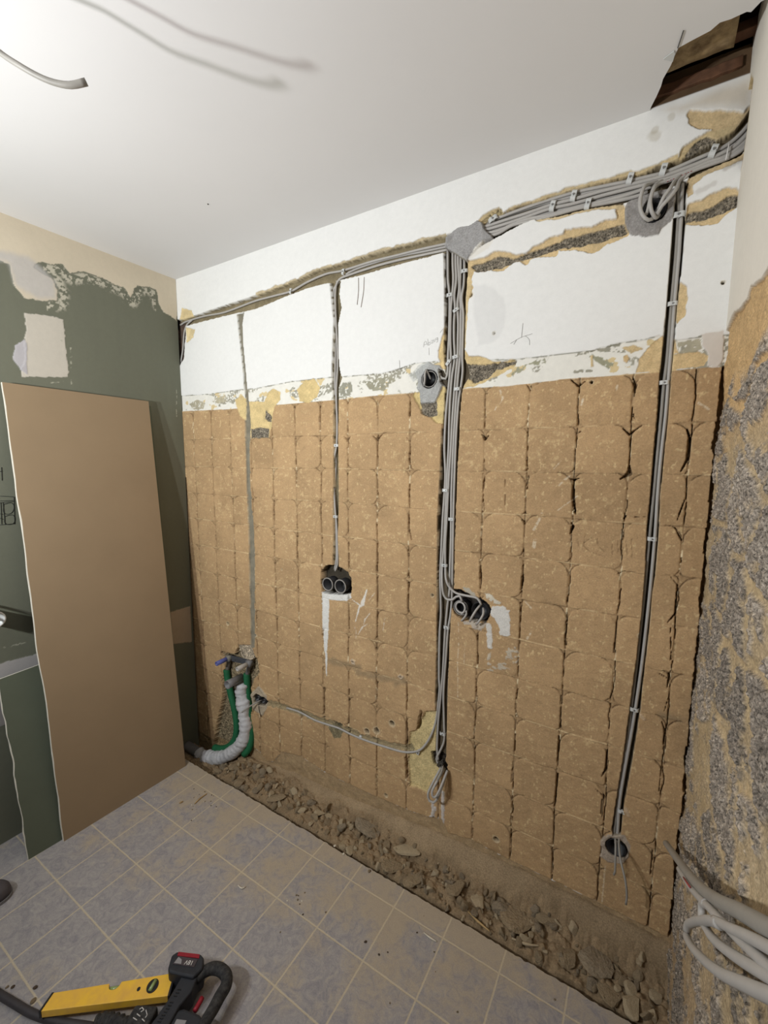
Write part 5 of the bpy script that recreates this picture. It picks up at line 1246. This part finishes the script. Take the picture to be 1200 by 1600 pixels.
for k in (-.3, 0, .3):
    bmesh.ops.create_cone(bm, cap_ends=True, segments=8, radius1=.004, radius2=.004, depth=.004, matrix=Matrix.Translation(Vector(c + (b_ - a) * k + np.array([0, -.003, 0]))) @ Matrix.Rotation(math.pi / 2, 4, 'X'))
tag(from_bm('mounting_plate', bm, m_dkpl, None, False), 'dark metal mounting plate between the blue and the whitish pipe stubs', 'bracket')
# white pipe end sticking out of the left wall at the frame edge, with cables above it
root = empty('waste_pipe', (0, -0.90, 1.0), 'white round pipe end at the left frame edge, sticking out of the green wall', 'pipe')
e = hit(-7, 969, 0, 0.10)
bm = bmesh.new(); tube(bm, [(-0.005, e[1], e[2]), (0.05, e[1], e[2]), (0.10, e[1], e[2])], 0.030, 24, True, 0.84); from_bm('barrel', bm, m_clip, root)
bm = bmesh.new(); tube(bm, [(0.082, e[1], e[2]), (0.101, e[1], e[2])], 0.0335, 24, True, 0.8); from_bm('collar', bm, m_clip, root)
for i, (dy, dz) in enumerate([(0, 0), (0.03, -0.035)]):
    b0 = (0.0, -0.955 + dy * 0.2, 1.082 + dz)
    cable(None, 0, ('upper' if i == 0 else 'lower') + ' grey cable sticking out of the green wall above the white pipe end', 0.005, pts=[b0, (0.08, b0[1] - 0.005, b0[2]), (0.16, b0[1] - 0.02, b0[2] - 0.01)])

# ------------------------------------------------------------------ pencil marks and drawings
m_pen = plain('pencil', (150, 148, 142), 0.8, 0.1, 30, 0)
m_pen2 = plain('black_marker', (34, 36, 32), 0.8, 0.1, 30, 0)
def marks(name, strokes, mat, parent, w=0.0007, plane='back', label=None):
    bm = bmesh.new()
    for s in strokes:
        P = [wall(a, b_, -0.0014) for a, b_ in s] if plane == 'back' else [hit(a, b_, 0, 0.0010) for a, b_ in s]
        tube(bm, spline(P, 0.006) if len(P) > 2 else P, w, 5)
    o = from_bm(name, bm, mat, None); o.parent = parent
    if label: o['label'] = label
    return o
c5 = lambda pts: crop(640, 400, 5.333, pts)
marks('pencil_writing', [c5([(115, 760), (130, 710), (150, 745)]), c5([(120, 742), (145, 732)]), c5([(150, 690), (158, 745)]), c5([(158, 725), (172, 715), (172, 735), (160, 742)]), c5([(178, 705), (192, 700), (182, 728), (198, 722)]), c5([(198, 695), (200, 715), (210, 712), (212, 690)]), c5([(232, 680), (218, 685), (222, 700), (232, 695), (234, 680), (232, 715), (222, 718)]), c5([(160, 765), (162, 825)]), crop(640, 340, 6, [(285, 1080), (310, 1045)])], m_pen, back, 0.0004, label='pencilled word Abzug')
marks('pencil_sign', [crop(640, 340, 6, [(1062, 990), (1055, 1060), (1048, 1125)]), crop(640, 340, 6, [(945, 1180), (1040, 1125), (1150, 1088)]), crop(640, 340, 6, [(1085, 1110), (1120, 1140), (1125, 1195)]), crop(640, 340, 6, [(1000, 1150), (975, 1190)])], m_pen, back, 0.0005, label='pencilled cross with a curved tail')
marks('marker_lines', [[(560, 434), (560, 455), (558, 476)], [(569, 433), (568, 455), (564, 480)]], plain('brown_scratch', (120, 100, 80), .8, .1, 30, 0), back, 0.0010, label='two short dark scratches')
marks('pencil_mark', [[(624, 563), (625, 580)], [(620, 578), (628, 575)]], m_pen, back, 0.0006)
cA = lambda pts: crop(0, 730, 4.324, pts)
marks('marker_sketch', [cA([(0, 195), (90, 200)]), cA([(0, 228), (92, 225)]), cA([(0, 240), (95, 232)]), cA([(20, 240), (35, 385)]), cA([(95, 200), (100, 385)]), cA([(0, 390), (100, 382)]), cA([(25, 250), (85, 245), (82, 305), (30, 312), (25, 250)]), cA([(32, 332), (90, 325), (92, 378), (38, 382), (32, 332)]), cA([(5, 240), (12, 385)]), cA([(10, 0), (14, 90)]), cA([(0, 30), (16, 26)]), cA([(0, 315), (20, 318)]), cA([(0, 345), (22, 352)])], m_pen2, left, 0.0011, 'left', 'black marker sketch of a cabinet')

# ------------------------------------------------------------------ spirit level
m_yel = plain('yellow_lacquer', (250, 200, 66), 0.45, 0.06, 30, 0.08, spec=0.5, col2=(236, 184, 84))
m_vial = plain('vial_liquid', (150, 170, 110), 0.15, 0.05, 20, 0, spec=0.8)
ZL = 0.052
A_, B_2, C_, D_ = [Vector(hit(a, b_, 2, ZL)) for a, b_ in ((84, 1551), (272, 1520), (262, 1556), (64, 1580))]
root = empty('spirit_level', tuple((A_ + B_2 + C_ + D_) / 4 - Vector((0, 0, 0.03))), 'yellow spirit level lying flat with one end on the black power tool', 'spirit level')
def lp(u, v_, z=0.0):      # u along the level, v across from far to near side
    p = (A_ * (1 - u) + B_2 * u) * (1 - v_) + (D_ * (1 - u) + C_ * u) * v_
    return p + Vector((0, 0, z))
prof = [lp(0, 1), lp(0, 0), lp(0.455, 0), lp(0.462, 0.18), lp(0.475, 0.30), lp(0.500, 0.36), lp(0.530, 0.34), lp(0.548, 0.22), lp(0.556, 0), lp(1, 0), lp(1, 1)]
bm = bmesh.new(); prism(bm, [tuple(p) for p in prof], (0, 0, -0.023)); bevel(from_bm('rail', bm, m_yel, root, False), 0.0012)
bm = bmesh.new(); tube(bm, [lp(0.462, 0.16, -0.011), lp(0.552, 0.16, -0.011)], 0.006, 12); from_bm('middle_vial', bm, m_vial, root)
def disc(bm, u, v_, ru, rv, z, n=24):
    vs = [bm.verts.new(lp(u + ru * math.cos(2 * math.pi * k / n), v_ + rv * math.sin(2 * math.pi * k / n), z)) for k in range(n)]
    vb = [bm.verts.new(v.co - Vector((0, 0, 0.002))) for v in vs]
    bm.faces.new(vs)
    for k in range(n): bm.faces.new((vs[k], vb[k], vb[(k + 1) % n], vs[(k + 1) % n]))
bm = bmesh.new(); disc(bm, 0.845, 0.47, 0.048, 0.33, 0.0012); from_bm('end_vial_window', bm, m_blk, root, False)['label'] = 'black window of the end vial'
bm = bmesh.new(); tube(bm, [lp(0.835, 0.70, 0.0015), lp(0.858, 0.24, 0.0015)], 0.0055, 12); from_bm('end_vial', bm, m_vial, root)
bm = bmesh.new(); disc(bm, 0.733, 0.52, 0.014, 0.10, 0.0008); from_bm('hanging_hole', bm, m_blk, root, False)['label'] = 'dark hanging hole'
for u, nm in ((-0.008, 'end_cap'), (1.008, 'end_cap')):
    bm = bmesh.new(); prism(bm, [tuple(lp(u - 0.008, -0.02, 0.0008)), tuple(lp(u + 0.008, -0.02, 0.0008)), tuple(lp(u + 0.008, 1.02, 0.0008)), tuple(lp(u - 0.008, 1.02, 0.0008))], (0, 0, -0.0245)); from_bm(nm, bm, m_blk, root, False)

# ------------------------------------------------------------------ cordless power tool on the floor
m_tool = plain('tool_housing', (46, 48, 54), 0.6, 0.12, 60, 0.15)
m_tool2 = plain('tool_rubber', (34, 34, 36), 0.8, 0.15, 90, 0.3, col2=(70, 68, 66))
m_toolred = plain('tool_red', (150, 34, 48), 0.5, 0.05, 30, 0.05)
m_lab = plain('label_grey', (150, 148, 150), 0.5, 0.05, 30, 0)
m_text = plain('label_white', (224, 220, 216), 0.5, 0.02, 30, 0)
root = empty('rotary_hammer', tuple(hit(285, 1560, 2, 0.0)), 'black battery power tool with red battery stripe and loop handle on the floor', 'power tool')
def fp(a, b_, z): return Vector(hit(a, b_, 2, z))
def block(name, pxs, z1, z0, mat, par, bev=0.006, lab=None):
    bm = bmesh.new(); top = [fp(a, b_, z1) for a, b_ in pxs]
    prism(bm, [tuple(p) for p in top], (0, 0, z0 - z1)); o = from_bm(name, bm, mat, par, False)
    if bev: bevel(o, bev, 3)
    if lab: o['label'] = lab
    return o
bat = block('battery', [(262, 1513), (268, 1492), (277, 1486), (314, 1490), (319, 1496), (317, 1512), (302, 1527), (264, 1519)], 0.085, 0.012, m_tool, root, 0.006)
block('battery_stripe', [(279, 1487), (312, 1491), (311, 1497), (277, 1493)], 0.0872, 0.083, m_toolred, bat, 0, 'red stripe')
block('battery_label', [(276, 1498), (280, 1494), (309, 1499), (303, 1511), (270, 1506)], 0.0868, 0.083, plain('label_dark', (74, 66, 70), .5, .05, 30, 0), bat, 0, 'dark label plate')
block('battery_mark', [(272, 1504.5), (279, 1495), (284, 1499), (283, 1506)], 0.0876, 0.085, m_lab, bat, 0, 'grey wedge')
# upside-down voltage print
tcv = bpy.data.curves.new('battery_text', 'FONT'); tcv.body = '18V'; tcv.size = 0.017; tcv.extrude = 0.0004; tcv.align_x = 'CENTER'; tcv.align_y = 'CENTER'; tcv.materials.append(m_text)
to = bpy.data.objects.new('battery_text', tcv); a, b_ = fp(303, 1504.5, 0.0884), fp(288, 1503, 0.0884); ang = math.atan2((b_ - a).y, (b_ - a).x)
to.location = (a + b_) / 2 - Vector(base_of(bat)); to.rotation_euler = (0, 0, ang); link(to, bat)
dg = bpy.context.evaluated_depsgraph_get(); tm = bpy.data.meshes.new_from_object(to.evaluated_get(dg)); COL.objects.unlink(to); loc_, rot_ = to.location.copy(), to.rotation_euler.copy(); bpy.data.objects.remove(to)
to = bpy.data.objects.new('battery_text', tm); to.location = loc_; to.rotation_euler = rot_; link(to, bat); to['label'] = 'white print 18V'
spine = block('housing', [(284, 1524), (302, 1528), (311, 1520), (300, 1548), (280, 1572), (262, 1604), (240, 1625), (222, 1618), (244, 1588), (262, 1562), (272, 1545)], 0.075, 0.018, m_tool, root, 0.008)
for k in range(7):
    a = fp(268 - 3.2 * k, 1566 + 5.0 * k, 0.0762); bm = bmesh.new()
    boxm(bm, a, (0.010, 0.0022, 0.002), Matrix.Rotation(0.4, 4, 'Z')); from_bm('vent_slot', bm, m_blk, spine, False)
for k in range(3):
    a = fp(280 - 3.0 * k, 1546 + 5.0 * k, 0.0762); bm = bmesh.new(); boxm(bm, a, (0.010, 0.0022, 0.002), Matrix.Rotation(0.4, 4, 'Z')); from_bm('vent_slot', bm, m_blk, spine, False)
gear = block('gear_case', [(212, 1568), (248, 1570), (232, 1600), (205, 1630), (180, 1630), (196, 1594)], 0.07, 0.01, m_tool2, root, 0.008)
bm = bmesh.new()
for s in ([(218, 1577), (222, 1574), (225, 1578), (220, 1581)], [(228, 1578), (230, 1586), (227, 1590)], [(214, 1584), (219, 1588)], [(208, 1590), (214, 1594)], [(222, 1592), (226, 1596)]):
    P = [fp(a, b_, 0.0712) for a, b_ in s]
    for p, q in zip(P[:-1], P[1:]): tube(bm, [p, q], 0.0012, 5)
from_bm('printed_symbols', bm, m_text, gear)['label'] = 'white printed lock symbols'
bm = bmesh.new()
hpts = spline([fp(306, 1530, 0.060), fp(320, 1518, 0.062), fp(333, 1513, 0.062), fp(346, 1516, 0.062), fp(354, 1526, 0.060), fp(353, 1540, 0.058), fp(344, 1556, 0.058), fp(334, 1575, 0.058), fp(322, 1595, 0.058), fp(310, 1618, 0.058)], 0.006)
tube(bm, hpts, [0.0145 + 0.003 * math.sin(math.pi * i / len(hpts)) for i in range(len(hpts))], 14); from_bm('loop_handle', bm, m_tool2, root)
bm = bmesh.new(); tube(bm, spline([fp(316, 1559, 0.060), fp(310, 1570, 0.060), fp(304, 1580, 0.060)], 0.006), 0.007, 10); from_bm('trigger', bm, m_toolred, root)['label'] = 'red trigger'
block('motor_housing', [(273, 1578), (288, 1574), (312, 1584), (318, 1592), (300, 1640), (262, 1640), (258, 1600)], 0.066, 0.012, m_tool, root, 0.008)
block('switch_plate', [(276, 1592), (292, 1594), (288, 1602), (272, 1600)], 0.0675, 0.064, m_lab, root, 0.001)
bm = bmesh.new()
hs = spline([fp(150, 1600, 0.03), fp(165, 1596, 0.033), (fp(185, 1600, 0.035)), fp(200, 1606, 0.035)], 0.004)
tube(bm, hs, [0.019 + 0.003 * math.sin(i * 1.6) for i in range(len(hs))], 16); from_bm('bellows_collar', bm, m_tool2, root)['label'] = 'black ribbed collar'
# vacuum hose / lead
m_hose = plain('dark_lead', (66, 62, 64), 0.6, 0.1, 30, 0.1)
bm = bmesh.new(); tube(bm, spline([fp(-60, 1508, .011), fp(-20, 1541, .011), fp(0, 1554, .011), (fp(23, 1568, .011)), fp(47, 1582, .011), fp(70, 1591, .011), fp(100, 1598, .012), fp(150, 1606, .014), fp(190, 1616, .02)], 0.008), 0.0105, 12)
tag(from_bm('power_lead', bm, m_hose), 'thick dark lead curving over the floor from the left edge past the spirit level', 'lead')
# toe of a shoe at the left edge
m_shoe = plain('shoe_upper', (82, 76, 78), 0.6, 0.08, 40, 0.1)
root = empty('shoe', tuple(hit(-12, 1410, 2, 0.0)), 'rounded grey shoe toe with a thin sole rim at the left frame edge', 'shoe')
cS = Vector(hit(-14, 1407, 2, 0.0)); e1 = (Vector(hit(14, 1400, 2, 0)) - cS); e1.normalize(); e2 = Vector((-e1.y, e1.x, 0))
def shoe_shape(z, k, grow=0.0):
    out = []
    for j in range(28):
        a = 2 * math.pi * j / 28; ca, sa = math.cos(a), math.sin(a)
        L_ = 0.062 if ca > 0 else 0.20
        out.append(cS + e1 * (ca * L_ * k + grow * ca) + e2 * (sa * 0.046 * k + grow * sa) + Vector((0, 0, z)))
    return out
bm = bmesh.new(); prism(bm, [tuple(p) for p in shoe_shape(0.0, 1.0, 0.003)], (0, 0, 0.012)); o = from_bm('sole', bm, m_pgrey, root, False)
bm = bmesh.new(); lay = []
for z, k in ((0.012, 1.0), (0.025, 1.0), (0.038, 0.95), (0.048, 0.82), (0.054, 0.6), (0.056, 0.3)):
    lay.append([bm.verts.new(p) for p in shoe_shape(z, k)])
for a, b_ in zip(lay[:-1], lay[1:]):
    for j in range(28): bm.faces.new((a[j], a[(j + 1) % 28], b_[(j + 1) % 28], b_[j]))
bm.faces.new(lay[-1]); bm.faces.new(lay[0][::-1]); from_bm('upper', bm, m_shoe, root)

# ------------------------------------------------------------------ litter on the floor
m_chip = plain('plaster_chip', (222, 214, 196), 0.9, 0.05, 30, 0.2)
m_wood = plain('wood_splinter', (190, 160, 112), 0.8, 0.15, 30, 0.2)
m_dirt = plain('dark_crumb', (84, 70, 58), 0.95, 0.2, 30, 0.2)
cm = [rock_mesh('floor_crumb', 70 + i, 0.6, 6, mm) for i, mm in enumerate((m_dirt, m_rock, m_chip, m_rock2))]
def crumb_at(px_, py_, s, mi, lb, grp=None, nm='floor_crumb'):
    p = hit(px_, py_, 2, 0.0)
    o = bpy.data.objects.new(nm, cm[mi]); o.location = (p[0], p[1], s * 0.2); o.scale = (s, s * 0.8, s * 0.7); o.rotation_euler = (0, 0, px_ * 0.7); COL.objects.link(o)
    return tag(o, lb, 'crumb', grp)
crumb_at(55, 1552 - 8, .014, 0, 'dark grit lump by the dark lead, left of the spirit level')
crumb_at(52, 1565, .017, 1, 'brown lump right at the tip of the spirit level')
crumb_at(20, 1543, .012, 0, 'dark grit lump near the dark lead at the left edge')
crumb_at(11, 1543, .010, 1, 'small brown lump nearest the left edge beside the lead')
crumb_at(571, 1472, .011, 0, 'dark crumb alone on the floor tiles right of the middle')
crumb_at(592, 1492, .008, 0, 'tiny dark crumb below the lone dark crumb')
crumb_at(577, 1362, .014, 1, 'brown lump on the floor right at the trench edge')
crumb_at(537, 1335, .012, 2, 'white chip at the trench edge beside the middle of the strip')
crumb_at(523, 1322, .013, 2, 'pale flake hanging over the trench edge')
rs = np.random.RandomState(9)
for i in range(46):
    if i < 22: px_, py_ = 318 + rs.normal() * 22, 1258 + rs.normal() * 16
    elif i < 30: px_, py_ = 465 + rs.normal() * 9, 1402 + rs.normal() * 8
    else: px_, py_ = 200 + 700 * rs.rand(), 1400 + 190 * rs.rand()
    p = hit(px_, py_, 2, 0.0)
    if p[1] > -0.235 or p[1] < -1.2 or p[0] < 0.27: continue
    if i >= 30 and p[0] < 1.25 and p[1] < -0.7: continue
    crumb_at(px_, py_, 0.003 + 0.005 * rs.rand(), (0, 0, 1, 2, 3)[rs.randint(5)], 'tiny crumb of grit scattered on the floor tiles', 'grit on the floor tiles')
def splinter(px2, w, lb, mat=None, z=0.004, nm='wood_splinter', cat='splinter'):
    bm = bmesh.new(); P = [hit(a, b_, 2, z) for a, b_ in px2]
    tube(bm, spline(P, 0.006), [w * (1 - 0.5 * abs(2 * i / max(1, len(spline(P, 0.006)) - 1) - 1)) for i in range(len(spline(P, 0.006)))], 6)
    return tag(from_bm(nm, bm, mat or m_wood), lb, cat)
splinter([(304, 1256), (312, 1248), (323, 1240)], 0.004, 'pale wood splinter on the tiles near the plasterboard foot')
splinter([(280, 1255), (286, 1252)], 0.004, 'short pale splinter left of the longer one near the plasterboard foot')
splinter([(372, 1383), (378, 1388), (384, 1385)], 0.003, 'curved white shaving lying on a tile in the middle of the floor', m_chip, nm='shaving')
splinter([(662, 1457), (672, 1465), (682, 1471)], 0.003, 'thin white flake lying on the tiles at the right', m_chip, nm='shaving')
splinter([(731, 1424), (745, 1438), (765, 1455)], 0.004, 'pale stick lying across the dark trench edge', m_wood, z=0.006)
splinter([(800, 1466), (822, 1475), (842, 1478)], 0.005, 'pale strip of mortar lying along the trench edge under the large slab', m_pale, z=0.006, nm='mortar_strip')
# broken end of lath at the ceiling hole
bm = bmesh.new(); tube(bm, [hit(1059, 75, 2, H_ - .002), hit(1068, 48, 2, H_ - .002)], 0.0012, 5)
tag(from_bm('crack_line', bm, m_cabd), 'thin dark crack running up from the corner of the ceiling hole', 'crack')
bm = bmesh.new(); prism(bm, [tuple(hit(a, b_, 2, H_ - .003)) for a, b_ in ((1036, 93), (1053, 80), (1055, 84), (1051, 97))], (0, 0, .002))
tag(from_bm('paper_flap', bm, m_clip, None, False), 'small torn paper flap at the left corner of the ceiling hole', 'flap')
bm = bmesh.new(); tube(bm, [wall(1140, 222, -0.004), wall(1134, 250, -0.004)], 0.0016, 6)
tag(from_bm('white_pin', bm, m_text), 'short bright white pin across the ceiling bundle near the right corner', 'pin')
